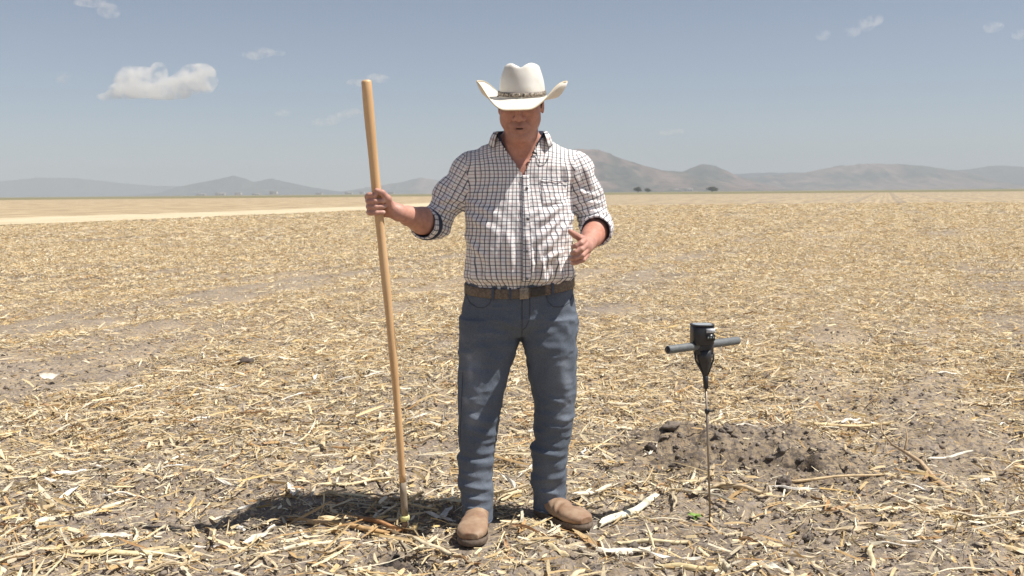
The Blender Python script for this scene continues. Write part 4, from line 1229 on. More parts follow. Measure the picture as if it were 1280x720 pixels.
for s in (.93, .84, .72, .58, .44, .30, .17, .07, .01):   # creased top
    P = rim_r * (s, s, 1)
    tcr = 1 - s
    P[:, 2] = rim_r[:, 2] + .010 * math.sin(min(1, tcr / .3) * math.pi / 2) - .018 * np.exp(-(P[:, 0] / .020) ** 2) * sstep(0, .5, tcr) - .012 * np.exp(-(P[:, 0] / .017) ** 2) - .016 * sstep(.2, 1, tcr)
    rows_.append(P)
    if s == .93: rows_[-2][:, 2] -= .006 * np.exp(-(rows_[-2][:, 0] / .017) ** 2)
R_ = np.array(rows_)
V = hp(R_.reshape(-1, 3))
m_r = len(rows_)
i, j = np.meshgrid(np.arange(m_r - 1), np.arange(nphi), indexing='ij')
F = np.stack([i * nphi + j, i * nphi + (j + 1) % nphi, (i + 1) * nphi + (j + 1) % nphi, (i + 1) * nphi + j], -1).reshape(-1, 4)
V = V + .0010 * np.stack([noise(V, 40, 1), noise(V, 40, 2), noise(V, 40, 3)], -1)
m_straw, nt, b = nodes_mat('white_straw', .7, 0, .25)
tc = N_(nt, 'ShaderNodeTexCoord'); wv = N_(nt, 'ShaderNodeTexNoise', Scale=24.0, Detail=4.0); nt.links.new(tc.outputs['Object'], wv.inputs['Vector'])
cr = N_(nt, 'ShaderNodeValToRGB'); cr.color_ramp.elements[0].position = .35; cr.color_ramp.elements[0].color = (.86, .82, .73, 1)
cr.color_ramp.elements[1].position = .6; cr.color_ramp.elements[1].color = (.90, .88, .82, 1)
nt.links.new(wv.outputs['Fac'], cr.inputs[0]); nt.links.new(cr.outputs[0], b.inputs['Base Color'])
ck = N_(nt, 'ShaderNodeTexChecker', Scale=420.0); nt.links.new(tc.outputs['Object'], ck.inputs['Vector'])
bp = N_(nt, 'ShaderNodeBump', Strength=.5, Distance=.0008); nt.links.new(ck.outputs['Fac'], bp.inputs['Height']); nt.links.new(bp.outputs[0], b.inputs['Normal'])
trn = N_(nt, 'ShaderNodeBsdfTranslucent'); trn.inputs['Color'].default_value = (.85, .62, .34, 1)
ms = N_(nt, 'ShaderNodeMixShader'); ms.inputs[0].default_value = .16
nt.links.new(b.outputs[0], ms.inputs[1]); nt.links.new(trn.outputs[0], ms.inputs[2]); nt.links.new(ms.outputs[0], nt.nodes['Material Output'].inputs['Surface'])
hat = add('cowboy_hat', V, F, m_straw, man)
hat.modifiers.new('thick', 'SOLIDIFY').thickness = .0024
# bound brim edge and band
e_ = np.roll(R_[0], nphi // 2, 0); e_ = np.vstack([e_, e_[:1]])
add_tube('brim_edge', hp(e_), .0024, simple_mat('edge_braid', (.70, .60, .42), (.62, .52, .35), .7), hat, 6)
x, y = ring(A0 * 1.0 + .001, B0 * 1.0 + .001); VV = []
for (z, g_) in ((.004, .000), (.005, .004), (.019, .0035), (.020, 0)):
    VV.append(np.stack([x * (1 + g_ / .09 - z * .9), y * (1 + g_ / .09 - z * .9), np.full(nphi, z)], -1))
V_ = hp(np.array(VV).reshape(-1, 3)); i, j = np.meshgrid(np.arange(3), np.arange(nphi), indexing='ij')
F_ = np.stack([i * nphi + j, i * nphi + (j + 1) % nphi, (i + 1) * nphi + (j + 1) % nphi, (i + 1) * nphi + j], -1).reshape(-1, 4)
hb = add('hat_band', V_, F_, simple_mat('woven_band', (.06, .045, .035), (.36, .30, .24), .6, scale=150, bump=.001, lo=.45, hi=.55), hat)
m_concho = simple_mat('concho', (.55, .50, .42), (.35, .30, .24), .35, metal=.6)
for k in range(-5, 6):
    a = k * .26; x_ = math.sin(a) * .0885; y_ = -math.cos(a) * .1035
    p = hp([(x_, y_, .012)])[0]; d_ = HTR @ np.array([math.sin(a), -math.cos(a), 0])
    V_, F_, T_ = tube([p, p + d_ * .002, p + d_ * .003], [.0042, .0040, .0022], 8); add('concho', V_, F_, m_concho, hb, tris=T_)

# ------------------------------------------------------------------ clip-on microphone
mic = empty('microphone', (.087, 3.745, 1.428)); tag(mic, 'tiny black clip microphone with a looped cable at the open shirt collar', 'microphone')
m_black = simple_mat('black_plastic', (.015, .015, .016), (.03, .03, .032), .45)
mp_ = on_front(.092, 1.425, .006)
if mp_ is None: mp_ = np.array([.088, 3.76, 1.425])
V_, F_, T_ = tube([mp_ + (-.013, -.003, .003), mp_ + (-.010, -.004, .002), mp_ + (.0, -.003, 0), mp_ + (.004, -.002, -.001)], [.0025, .0042, .0042, .003], 10)
add('mic_head', V_, F_, m_black, mic, tris=T_)
cab = []
for t in np.linspace(0, 1, 24):
    a = math.pi * (1 + t); x_ = .118 + .019 * math.cos(a); z_ = 1.412 + .025 * math.sin(a)
    p = on_front(x_, z_, .005); cab.append(p if p is not None else (x_, 3.76, z_))
cab = [mp_ + (.002, -.003, 0)] + cab
add_tube('cable', cab, .0014, m_black, mic, 6)

# ------------------------------------------------------------------ the pole
m_wood, nt, b = nodes_mat('pole_wood', .42, 0, .5)
tc = N_(nt, 'ShaderNodeTexCoord'); mp1 = N_(nt, 'ShaderNodeMapping'); mp1.inputs['Scale'].default_value = (30, 30, 1.1)
nt.links.new(tc.outputs['Object'], mp1.inputs['Vector'])
nz = N_(nt, 'ShaderNodeTexNoise', Scale=2.0, Detail=5.0); nt.links.new(mp1.outputs[0], nz.inputs['Vector'])
cr = N_(nt, 'ShaderNodeValToRGB'); cr.color_ramp.elements[0].position = .3; cr.color_ramp.elements[0].color = (.60, .36, .17, 1)
cr.color_ramp.elements[1].position = .7; cr.color_ramp.elements[1].color = (.72, .48, .26, 1)
nt.links.new(nz.outputs['Fac'], cr.inputs[0]); nt.links.new(cr.outputs[0], b.inputs['Base Color'])
pole = empty('wooden_pole', on_pole(0)); tag(pole, 'tall pale wooden tool pole gripped upright in the man’s hand left of him'.replace('’', "'"), 'pole')
zz = np.linspace(.185, 1.674, 40)
bend = lambda z: np.array([.006 * math.sin((z - .1) / 1.6 * math.pi * 1.6), 0, 0])
PP = [on_pole(z) + bend(z) for z in zz]; RR = [.0130 + .0058 * ((z - .185) / 1.49) ** 1.2 + (.0008 * math.sin(z * 21)) for z in zz]
PP += [on_pole(1.680) + bend(1.680), on_pole(1.683) + bend(1.683)]; RR += [RR[-1] * .9, RR[-1] * .55]
add_tube('shaft', PP, RR, m_wood, pole, 16)
m_grip = simple_mat('scuffed_end', (.30, .24, .17), (.20, .15, .11), .7, scale=40, stretch=(1, 1, .2))
add_tube('worn_end', [on_pole(z) + bend(z) for z in (.055, .10, .15, .190)], [.0132, .0132, .0133, .0132], m_grip, pole, 16)
m_yel = simple_mat('yellow_tape', (.62, .60, .25), (.72, .68, .36), .5)
add_tube('yellow_collar', [on_pole(z) + bend(z) for z in (.036, .040, .052, .056)], [.0155, .0180, .0180, .0155], m_yel, pole, 18)
tape = [on_pole(.036 - .03 * t) + bend(.03) + (.010 + .006 * math.sin(t * 5), -.014, 0) for t in np.linspace(0, 1, 6)]
add_tube('tape_end', tape, [.004, .005, .0045, .005, .004, .002], simple_mat('tape_pale', (.70, .68, .52), (.6, .58, .42), .6), pole, 6, ry=.3)
add_tube('metal_tip', [on_pole(z) + bend(.03) for z in (.040, .015, -.02)], [.0125, .0118, .010], simple_mat('rusty_tip', (.22, .14, .09), (.35, .24, .16), .6, metal=.3), pole, 12)

# ------------------------------------------------------------------ soil compaction tester
pt = empty('soil_tester', (.767, 3.80, 0)); tag(pt, 'black soil probe meter with grey side handles on a thin rod pushed into the field', 'soil tester')
m_case = simple_mat('black_case', (.022, .022, .024), (.035, .035, .038), .38, scale=30)
m_grey = simple_mat('grey_grip', (.12, .13, .135), (.16, .17, .175), .6, scale=60, bump=.0006)
m_disp = simple_mat('display_glass', (.34, .36, .36), (.45, .47, .47), .12)
m_steel = simple_mat('steel_rod', (.34, .28, .22), (.26, .21, .17), .4, metal=.6, scale=30)
ax_h = unit(np.array([.90 - .578, 3.93 - 3.72, .003])); rot_a = math.atan2(ax_h[1], ax_h[0]) * .22
cx_, cy_ = .730, 3.815
def rbox(cx, cy, z0, z1, a, b_, ang, r, n=2.9, taper=1.0, k=28, lift=.004):
    t = np.linspace(0, 2 * np.pi, k, endpoint=False); R_ = []
    for (z, s) in ((z0, .0), (z0, .93), (z0 + lift, 1.0), (z1 - lift, taper), (z1, taper * .94), (z1, 0)):
        x = np.sign(np.cos(t)) * np.abs(np.cos(t)) ** (2 / n) * a * s; y = np.sign(np.sin(t)) * np.abs(np.sin(t)) ** (2 / n) * b_ * s
        R_.append(np.stack([cx + x * math.cos(ang) - y * math.sin(ang), cy + x * math.sin(ang) + y * math.cos(ang), np.full(k, z)], -1))
    i, j = np.meshgrid(np.arange(5), np.arange(k), indexing='ij')
    return np.array(R_).reshape(-1, 3), np.stack([i * k + j, i * k + (j + 1) % k, (i + 1) * k + (j + 1) % k, (i + 1) * k + j], -1).reshape(-1, 4)
V_, F_ = rbox(cx_, cy_, .694, .766, .043, .040, rot_a, 0, 3.4); hs_ = add('meter_housing', V_, F_, m_case, pt)
V_, F_ = rbox(cx_, cy_, .766, .7715, .0445, .0415, rot_a, 0, 3.4, lift=.001); add('bezel', V_, F_, m_case, hs_)
V_, F_ = rbox(cx_, cy_, .7715, .7725, .036, .033, rot_a, 0, 3.0, lift=.0003); add('display', V_, F_, m_disp, hs_)
def plate(name, u0, u1, z0, z1, mat, par, out=.0405, th=.0016):
    d = np.array([math.cos(rot_a), math.sin(rot_a), 0]); n = np.array([math.sin(rot_a), -math.cos(rot_a), 0]); c = np.array([cx_, cy_, 0])
    V_ = np.array([c + d * u + n * (out + o) + (0, 0, z) for o in (-.004, th) for (u, z) in ((u0, z0), (u1, z0), (u1, z1), (u0, z1))])
    return add(name, V_, np.array([(4, 5, 6, 7), (3, 2, 1, 0), (0, 1, 5, 4), (1, 2, 6, 5), (2, 3, 7, 6), (3, 0, 4, 7)]), mat, par, smooth=False)
plate('label_sticker', .004, .038, .742, .758, simple_mat('sticker', (.62, .64, .66), (.5, .52, .55), .5, scale=150, stretch=(1, 1, 4)), hs_)
plate('keypad', .004, .038, .712, .735, simple_mat('keypad', (.008, .008, .009), (.02, .02, .02), .3), hs_)
for k in range(3):
    plate('key', .008 + .010 * k, .014 + .010 * k, .719, .727, m_grey, hs_, .0415, .002)
hc = np.array([.734, 3.822, .688])
for s_, l_ in ((-1, .180), (1, .192)):
    a_, b_ = hc + ax_h * .022 * s_, hc + ax_h * l_ * s_
    o = add_tube('handle', [a_, a_ + (b_ - a_) * .1, b_ - ax_h * s_ * .003, b_], [.0155, .0160, .0160, .0148], m_grey, pt, 20)
    add_tube('end_cap', [b_ - ax_h * s_ * .001, b_ + ax_h * s_ * .0012], [.0128, .0120], m_case, o, 16, smooth=False)
V_, F_ = rbox(.737, 3.82, .655, .700, .038, .026, rot_a, 0, 3.0, 1.0); add('yoke', V_, F_, m_case, pt)
add_tube('funnel', [(.738, 3.82, .67), (.740, 3.82, .64), (.742, 3.819, .61), (.744, 3.818, .585), (.745, 3.818, .570)], [.033, .030, .024, .014, .0115], m_case, pt, 20)
for s_ in (-1, 1):
    d = np.array([math.cos(rot_a), math.sin(rot_a), 0])
    add_tube('side_rib', [np.array([.738, 3.812, .662]) + d * s_ * .037, np.array([.740, 3.812, .63]) + d * s_ * .035, np.array([.743, 3.812, .600]) + d * s_ * .020, np.array([.745, 3.812, .575]) + d * s_ * .010], [.004, .004, .004, .003], m_case, pt, 8)
add_tube('neck_tube', [(.745, 3.818, .578), (.7475, 3.817, .519)], [.0112, .0098], m_case, pt, 14)
add_tube('rod', [(.747, 3.817, .53), (.757, 3.81, .27), (.767, 3.80, -.03)], [.0042, .0042, .0042], m_steel, pt, 10)
add_tube('depth_clamp', [(.7505, 3.8145, .441), (.7512, 3.814, .436), (.7518, 3.8135, .424), (.752, 3.8135, .420)], [.006, .0088, .0088, .006], m_case, pt, 12)
add_tube('clamp_screw', [(.753, 3.809, .431), (.770, 3.800, .434), (.776, 3.797, .438)], [.0032, .0032, .0055], m_case, pt, 8)

# ------------------------------------------------------------------ maize litter
PAL = np.array([(.66, .55, .37), (.58, .45, .27), (.72, .64, .48), (.50, .35, .19), (.42, .26, .13), (.76, .72, .62), (.55, .50, .40), (.62, .47, .24)])
PAL = PAL * np.array([1.04, .985, .87])
PW = np.array([.26, .16, .22, .08, .035, .12, .07, .055])
m_res = col_mat('dry_litter', .8, .25, 90, .22, .0006, transl=.12)
m_stalk = col_mat('dry_stalk', .75, .3, 60, .28, .0010, stretch=(1, 1, 1))
m_clod = simple_mat('soil_clod', (.19, .155, .125), (.32, .272, .228), .97, spec=.1, scale=26, bump=.003, bscale=70)
m_dark = simple_mat('dark_clod', (.095, .074, .062), (.17, .138, .118), .95, spec=.15, scale=30, bump=.003, bscale=70)  # darker soil tone for some clods

def cover(x, y):
    """share of the soil the litter covers"""
    q = x * RN[0] + y * RN[1]; a = x * RD[0] + y * RD[1]
    n = .55 * noise2(x, y, .85, 21) + .30 * noise2(x, y, .27, 27) + .40 * noise2(x, y, 2.4, 22) + .35 * noise2(q, a * .12, 1.3, 23)
    d = np.hypot(x, y)
    n = n + .16 * np.cos(q * 2 * np.pi / .78) * sstep(3, 7, d) - .62 * np.exp(-((np.mod(q + .9, 4.7) - 2.3) / .42) ** 2) * (.6 + .4 * noise2(x, y, .4, 31)) * sstep(5, 9, d)
    c = .07 + .93 * sstep(-.52, .42, n + .11 + .34 * sstep(4, 13, d))
    c = c * (1 - .93 * bare(x, y))
    # the bare tongue in front of the dug soil and the littered fringe beside the pole
    c = c * (1 - .55 * np.exp(-(((x - .95) / .5) ** 2 + ((y - 3.75) / .45) ** 2)))
    c = c * (1 - .5 * np.exp(-(((x + 1.35) / .5) ** 2 + ((y - 3.9) / .4) ** 2)))
    c = np.maximum(c, .9 * np.exp(-(((x + .75) / .5) ** 2 + ((y - 3.62) / .16) ** 2)))
    c = np.maximum(c, .8 * np.exp(-(((x + .75) / .6) ** 2 + ((y - 4.35) / .25) ** 2)))
    return c

KEEP = [(.715, 3.84, .06), (.715, 3.74, .05), (-.445, 3.415, .085), (-.34, 3.36, .08), (-.40, 3.33, .07)]
def scatter(density, y0, y1, maxd):
    """points on the field between y0 and y1, as many as the cover asks"""
    A = (y1 - y0) * (1.5 * (y0 + y1) / 2 + 5.0)
    n = int(A * density)
    y = rng.uniform(y0, y1, int(n * 2 * 1.65 * (.75 * y1 + 2.5) / (.75 * (y0 + y1) + 5))); w = .75 * y + 2.5
    wm = .75 * y1 + 2.5
    k = rng.random(len(y)) < w / wm
    y = y[k]; w = w[k]
    x = rng.uniform(-1, 1, len(y)) * w
    k = rng.random(len(y)) < cover(x, y)
    x, y = x[k], y[k]
    # nothing lies on the track or the fallow land
    bx = np.interp(y, [p[1] for p in near_e], [p[0] for p in near_e])
    k = (x > bx + .3)
    for bx_, by_ in BOOTS: k &= np.hypot(x - bx_, y - by_) > .085
    for kx, ky, kr in KEEP: k &= np.hypot(x - kx, (y - ky) * 1.6) > kr
    return x[k], y[k]

def rotm(yaw, pitch, roll):
    cy_, sy = np.cos(yaw), np.sin(yaw); cp, sp_ = np.cos(pitch), np.sin(pitch); cr_, sr_ = np.cos(roll), np.sin(roll)
    Z0 = np.zeros_like(yaw); O1 = np.ones_like(yaw)
    Rz = np.stack([cy_, -sy, Z0, sy, cy_, Z0, Z0, Z0, O1], -1).reshape(-1, 3, 3)
    Ry = np.stack([cp, Z0, -sp_, Z0, O1, Z0, sp_, Z0, cp], -1).reshape(-1, 3, 3)
    Rx = np.stack([O1, Z0, Z0, Z0, cr_, -sr_, Z0, sr_, cr_], -1).reshape(-1, 3, 3)
    return Rz @ Ry @ Rx

def ribbons(x, y, L, W, lift, tiltsd, ns=4, nw=2, cup=.25, bend=.10, pal=PAL, pw=PW):
    n = len(x)
    s = np.linspace(-.5, .5, ns); w = np.linspace(-.5, .5, nw)
    S_, W_ = np.meshgrid(s, w, indexing='ij')
    bd = rng.normal(0, bend * .6, n)[:, None, None]; sb = rng.normal(0, bend * .7, n)[:, None, None]
    tp = 1 - (2 * np.abs(S_))[None] ** 3.5 * rng.uniform(.0, .8, n)[:, None, None]
    lx = S_[None] * L[:, None, None]
    ly = W_[None] * W[:, None, None] * tp + sb * L[:, None, None] * (S_[None] ** 2 - .08)
    lz = bd * L[:, None, None] * (4 * S_[None] ** 2 - .4) - cup * W[:, None, None] * (2 * W_[None]) ** 2 * rng.uniform(-1, 1, n)[:, None, None]
    tw = rng.normal(0, .45, n)[:, None, None] * S_[None]
    ly, lz = ly * np.cos(tw) - lz * np.sin(tw), ly * np.sin(tw) + lz * np.cos(tw)
    P = np.stack([lx, ly, lz], -1).reshape(n, -1, 3)
    pitch = rng.normal(0, tiltsd, n)
    R = rotm(rng.uniform(0, 2 * np.pi, n), pitch, rng.normal(0, .45, n))
    P = np.einsum('nij,nkj->nki', R, P)
    gz = ground_z(x, y)
    z = gz + lift * rng.random(n) + .35 * L * np.abs(np.sin(pitch))
    P += np.stack([x, y, z], -1)[:, None]
    m = ns * nw
    F_ = (grid_faces(ns, nw)[None] + (np.arange(n) * m)[:, None, None]).reshape(-1, 4)
    c = pal[rng.choice(len(pal), n, p=pw / pw.sum())] * rng.uniform(.72, 1.12, (n, 1))
    return P.reshape(-1, 3), F_, np.repeat(c, m, 0)

acc = []
def R1(dens, y0, y1, l0, l1, w0, w1, lift, tilt, **k):
    x, y = scatter(dens, y0, y1, 0)
    n = len(x)
    L = l0 + (l1 - l0) * rng.random(n) ** 2.0
    W = np.minimum(w0 + (w1 - w0) * rng.random(n) ** 1.6, L * .7)
    acc.append(ribbons(x, y, L, W, lift, tilt, **k))
# chaff, leaf strips, longer leaves and stalk splinters; nearest ground first
PB = np.array([.2, .1, .26, .06, .03, .24, .08, .03])
R1(2500, 2.3, 5.0, .008, .045, .002, .009, .012, .30, ns=2, pw=PB)
R1(1900, 5.0, 8.5, .010, .055, .003, .010, .014, .30, ns=2)
R1(330, 2.3, 5.0, .03, .12, .004, .016, .022, .16)
R1(360, 5.0, 8.5, .03, .14, .004, .014, .025, .16)
R1(50, 2.3, 8.5, .09, .24, .005, .016, .035, .10, nw=3, cup=.5, bend=.07)
R1(16, 2.3, 9.0, .03, .10, .004, .013, .02, .75)                         # bits that stand up
R1(1000, 8.5, 15, .015, .07, .004, .012, .018, .25, ns=2)
R1(230, 8.5, 15, .04, .15, .006, .018, .035, .18, ns=3)
R1(180, 15, 28, .04, .15, .008, .022, .045, .22, ns=3)
R1(300, 15, 28, .03, .09, .008, .018, .03, .3, ns=2)
R1(90, 28, 50, .08, .26, .014, .036, .03, .16, ns=2)
R1(20, 50, 95, .14, .40, .025, .055, .03, .12, ns=2)
n = 0; VV, FF, CC = [], [], []
for v, f, c in acc: VV.append(v); FF.append(f + n); CC.append(c); n += len(v)
res = add('maize_litter', np.vstack(VV), np.vstack(FF), m_res, col=np.vstack(CC), smooth=False)
tag(res, kind='stuff'); res['label'] = 'dry straw-coloured maize leaves and chaff strewn over the whole field'; res['category'] = 'crop litter'

# small soil crumbs
def lump(seed, nu=8, nv=6, am=.28):
    V_, F_ = sphere_np(nu, nv)
    d = 1 + am * noise(V_, 1.7, seed) + am * .6 * noise(V_, 3.9, seed + 5) + am * .35 * noise(V_, 8.1, seed + 9)
    V_ = V_ * d[:, None] * (1, .85, .68)
    V_[(np.arange(nu) * nv)[1:]] = V_[0]; V_[(np.arange(nu) * nv + nv - 1)[1:]] = V_[nv - 1]
    return V_, F_
LUMPS = [lump(k * 3.3, 7, 5) for k in range(8)]
VV, FF = [], []; n = 0
for (dens, y0, y1, r0, r1) in ((420, 2.3, 5.5, .004, .015), (110, 5.5, 9, .006, .022)):
    A = (y1 - y0) * (1.12 * (y0 + y1) / 2 + 3.2); m = int(A * dens)
    y = rng.uniform(y0, y1, m); x = rng.uniform(-1, 1, m) * (.56 * y + 1.6)
    k = rng.random(m) < .35 + .65 * (1 - cover(x, y)); x, y = x[k], y[k]
    for bx_, by_ in BOOTS:
        k = np.hypot(x - bx_, y - by_) > .07; x, y = x[k], y[k]
    r = r0 + (r1 - r0) * rng.random(len(x)) ** 3
    z = ground_z(x, y) + r * .3; kk = rng.integers(0, 8, len(x)); R = rotm(rng.uniform(0, 6.28, len(x)), rng.normal(0, .4, len(x)), rng.normal(0, .4, len(x)))
    for q in range(8):
        s_ = kk == q; V_, F_ = LUMPS[q]
        P = np.einsum('nij,kj->nki', R[s_], V_) * r[s_][:, None, None] + np.stack([x[s_], y[s_], z[s_]], -1)[:, None]
        FF.append((F_[None] + (np.arange(s_.sum()) * len(V_))[:, None, None]).reshape(-1, 4) + n); VV.append(P.reshape(-1, 3)); n += P.shape[0] * P.shape[1]
cr_ = add('soil_crumbs', np.vstack(VV), np.vstack(FF), m_clod, smooth=False)
tag(cr_, kind='stuff'); cr_['label'] = 'small grey-brown soil crumbs scattered over the field'; cr_['category'] = 'soil crumbs'

# ------------------------------------------------------------------ pieces one can pick out
def stalk_mesh(L, r, seed, colr, curve=.03, half=False, split=True, nodes=2):
    """a broken length of maize stalk with nodes and torn ends"""
    q = np.random.default_rng(seed); ns, na = 15, 9
    s = np.linspace(-.5, .5, ns); a = np.linspace(0, 2 * np.pi * (.62 if half else 1), na, endpoint=half)
    nd = q.uniform(-.4, .4, nodes)
    rad = r * (1 - .18 * (s + .5)) * (1 + sum(.22 * np.exp(-((s - k) * L / .008) ** 2) for k in nd))
    V_ = []
    for i, si in enumerate(s):
        for j, aj in enumerate(a):
            rr = rad[i] * (1 + .10 * math.sin(aj * 3 + seed) + .08 * q.normal())
            e = 0
            if split and i in (0, ns - 1): e = q.uniform(-.03, .05) * min(1, L * 3) * (1 if i else -1)
            V_.append((si * L + e, math.cos(aj) * rr + curve * L * (4 * si * si - .4) + .004 * math.sin(si * 9 + seed), math.sin(aj) * rr * .85 * (-1 if half else 1) + .006 * math.sin(si * 5 + seed)))
    V_ = np.array(V_)
    F_ = grid_faces(ns, na)
    if not half:
        i = np.arange(ns - 1); F_ = np.vstack([F_, np.stack([i * na + na - 1, i * na, (i + 1) * na, (i + 1) * na + na - 1], -1)])
        c0, c1 = len(V_), len(V_) + 1
        V_ = np.vstack([V_, V_[:na].mean(0) + (.004, 0, 0), V_[-na:].mean(0) - (.004, 0, 0)])
        j = np.arange(na); T_ = np.vstack([np.stack([np.full(na, c0), j, (j + 1) % na], -1)[:, ::-1], np.stack([np.full(na, c1), (ns - 1) * na + j, (ns - 1) * na + (j + 1) % na], -1)])
    else: T_ = None
    c = np.tile(np.array(colr, float), (len(V_), 1)) * (1 + .16 * noise(V_ * (1, 6, 6), 30, seed))[:, None]
    for k in nd: c *= (1 - .4 * np.exp(-((V_[:, 0] / L - k) * L / .006) ** 2))[:, None]
    return V_, F_, T_, c
def leaf_mesh(L, W, seed, colr, bend=.12):
    q = np.random.default_rng(seed); ns, nw = 13, 5
    s = np.linspace(-.5, .5, ns); w = np.linspace(-.5, .5, nw); S_, W_ = np.meshgrid(s, w, indexing='ij')
    tp = (1 - np.abs(2 * S_) ** 3 * .8) * (1 + .12 * np.sin(S_ * 17 + seed))
    tw = q.normal(0, 1.1) * S_ + .3 * math.sin(seed)
    yy = W_ * W * tp; zz_ = -.35 * W * (2 * W_) ** 2 * q.uniform(-1, 1) + .004 * np.sin(S_ * 12 + W_ * 5 + seed)
    y2 = yy * np.cos(tw) - zz_ * np.sin(tw) + q.normal(0, bend) * L * S_ ** 2
    z2 = yy * np.sin(tw) + zz_ * np.cos(tw) + abs(q.normal(0, bend * .7)) * L * (S_ ** 2 * 2)
    V_ = np.stack([S_ * L, y2, z2], -1).reshape(-1, 3)
    c = np.tile(np.array(colr, float), (len(V_), 1)) * (1 + .12 * np.sin(W_.reshape(-1) * 22) + .10 * noise(V_, 40, seed))[:, None]
    return V_, grid_faces(ns, nw), None, c
def one(name, data, mat, loc, rot, label, cat, group=None):
    V_, F_, T_, c = data
    me = make_mesh(name, V_, F_, mat, True, col=c, tris=T_)
    o = bpy.data.objects.new(name, me); COL.objects.link(o); o.location = loc; o.rotation_euler = rot
    return tag(o, label, cat, group)
def lie(p, q_, h=.008):
    """location, yaw and pitch of a piece lying from p to q on the ground"""
    p, q_ = np.array(p), np.array(q_); m = (p + q_) / 2
    zp, zq, zm = [float(ground_z(np.array([v[0]]), np.array([v[1]]))[0]) for v in (p, q_, m)]
    L = math.hypot(*(q_ - p)); z = max((zp + zq) / 2, zm) + h
    return (m[0], m[1], z), (0, -math.atan2(zq - zp, L), math.atan2(q_[1] - p[1], q_[0] - p[0])), L
def notable(kind, p, q_, w, colr, label, seed, h=.010, **k):
    loc, rot, L = lie(p, q_, h)
    d = stalk_mesh(L, w / 2, seed, colr, **k) if kind == 'stalk_piece' else leaf_mesh(L, w, seed, colr, **k)
    one(kind, d, m_stalk if kind == 'stalk_piece' else m_res, loc, rot, label, 'maize stalk' if kind == 'stalk_piece' else 'maize leaf')

# the long forked stalk to the right
def gz1(x, y): return float(ground_z(np.array([x]), np.array([y]))[0])
P = [np.array([1.835, 4.75, gz1(1.835, 4.75) + .060]), np.array([1.845, 4.62, gz1(1.845, 4.62) + .035]), np.array([1.85, 4.45, gz1(1.85, 4.45) + .016]), np.array([1.83, 4.25, gz1(1.83, 4.25) + .016]), np.array([1.80, 4.05, gz1(1.80, 4.05) + .020])]
V1, F1, T1 = tube(P, [.006, .008, .010, .013, .019], 9)
V2, F2, T2 = tube([P[0], P[0] + (-.03, .06, .05), P[0] + (-.02, .10, .085)], [.005, .004, .002], 7)
V3, F3, T3 = tube([P[1], P[1] + (.03, .05, .05), P[1] + (.028, .06, .10)], [.006, .005, .002], 7)
n1, n2 = len(V1), len(V1) + len(V2)
VV = np.vstack([V1, V2, V3]); cc = np.tile([[.46, .33, .20]], (len(VV), 1)) * (1 + .2 * noise(VV, 60, 1))[:, None]
o = add_at('stalk_piece', VV, np.vstack([F1, F2 + n1, F3 + n2]), m_stalk, tuple(P[3]), tris=np.vstack([T1, T2 + n1, T3 + n2]), col=cc)
tag(o, 'long brown forked stalk with a thick root end right of the dug soil', 'maize stalk', 'maize stalk pieces lying on the field')

# stalks and leaves among the litter, each a thing of its own
def zone(x, y):
    px = x / y
    if y > 6.2: return 'far behind the man' if abs(px) < .25 else ('farther off on the left side of the field' if px < 0 else 'farther off on the right side of the field')
    if y > 4.5: return 'behind the pole on the left' if px < -.13 else ('just behind the man' if px < .13 else 'beyond the soil tester on the right')
    if y > 3.45: return 'left of the pole and the shadow' if px < -.2 else ('near the pole and the boots' if px < .12 else ('near the foot of the tester rod' if px < .28 else 'right of the dug soil'))
    return 'in the left foreground' if px < -.12 else ('in the foreground before the boots' if px < .14 else 'in the right foreground')
adj = ['pale yellow', 'cream', 'tan', 'bleached white', 'orange-brown', 'straw-coloured']
adjc = [(.68, .56, .35), (.70, .62, .46), (.56, .44, .28), (.80, .75, .65), (.46, .30, .17), (.64, .53, .36)]
variants = {}
def variant(kind, v):
    if (kind, v) not in variants:
        q = np.random.default_rng(500 + v); c = adjc[v % 6]
        if kind == 'stalk_piece': d = stalk_mesh(q.uniform(.08, .20), q.uniform(.004, .0085), v, c, curve=q.normal(0, .03), half=v % 3 == 1, nodes=1 + v % 2)
        else: d = leaf_mesh(q.uniform(.09, .22), q.uniform(.010, .024), v, c)
        variants[(kind, v)] = make_mesh(kind, d[0], d[1], m_stalk if kind == 'stalk_piece' else m_res, True, col=d[3], tris=d[2])
    return variants[(kind, v)]
def strew(kind, count, nv, cat, group, noun):
    k = 0; used_ = []
    while k < count:
        y = 2.55 + 5.6 * random.random() ** 1.5; x = random.uniform(-1, 1) * (.53 * y + .1)
        if float(cover(np.array([x]), np.array([y]))[0]) < .25 + .5 * random.random(): continue
        if min(math.hypot(x - a, y - b) for a, b in BOOTS) < .13 or math.hypot(x - .767, y - 3.8) < .06: continue
        if abs(x + .41) < .05 and abs(y - 3.73) < .05: continue
        if min(math.hypot(x - kx, (y - ky) * 1.2) - kr for kx, ky, kr in KEEP) < .06: continue
        v = random.randrange(nv)
        o = bpy.data.objects.new(kind, variant(kind, v)); COL.objects.link(o)
        yaw = random.uniform(0, 6.283); e = .07
        z1, z2 = gz1(x + e * math.cos(yaw), y + e * math.sin(yaw)), gz1(x - e * math.cos(yaw), y - e * math.sin(yaw))
        o.location = (x, y, max((z1 + z2) / 2, gz1(x, y)) + .008 + .012 * random.random())
        o.rotation_euler = (random.uniform(-.6, .6), -math.atan2(z1 - z2, 2 * e) + random.gauss(0, .07), yaw)
        s_ = random.uniform(.8, 1.25); o.scale = (s_, s_ * random.uniform(.85, 1.2), s_)
        tag(o, '%s %s %s' % (adj[v % 6], noun, zone(x, y)), cat, group)
        k += 1
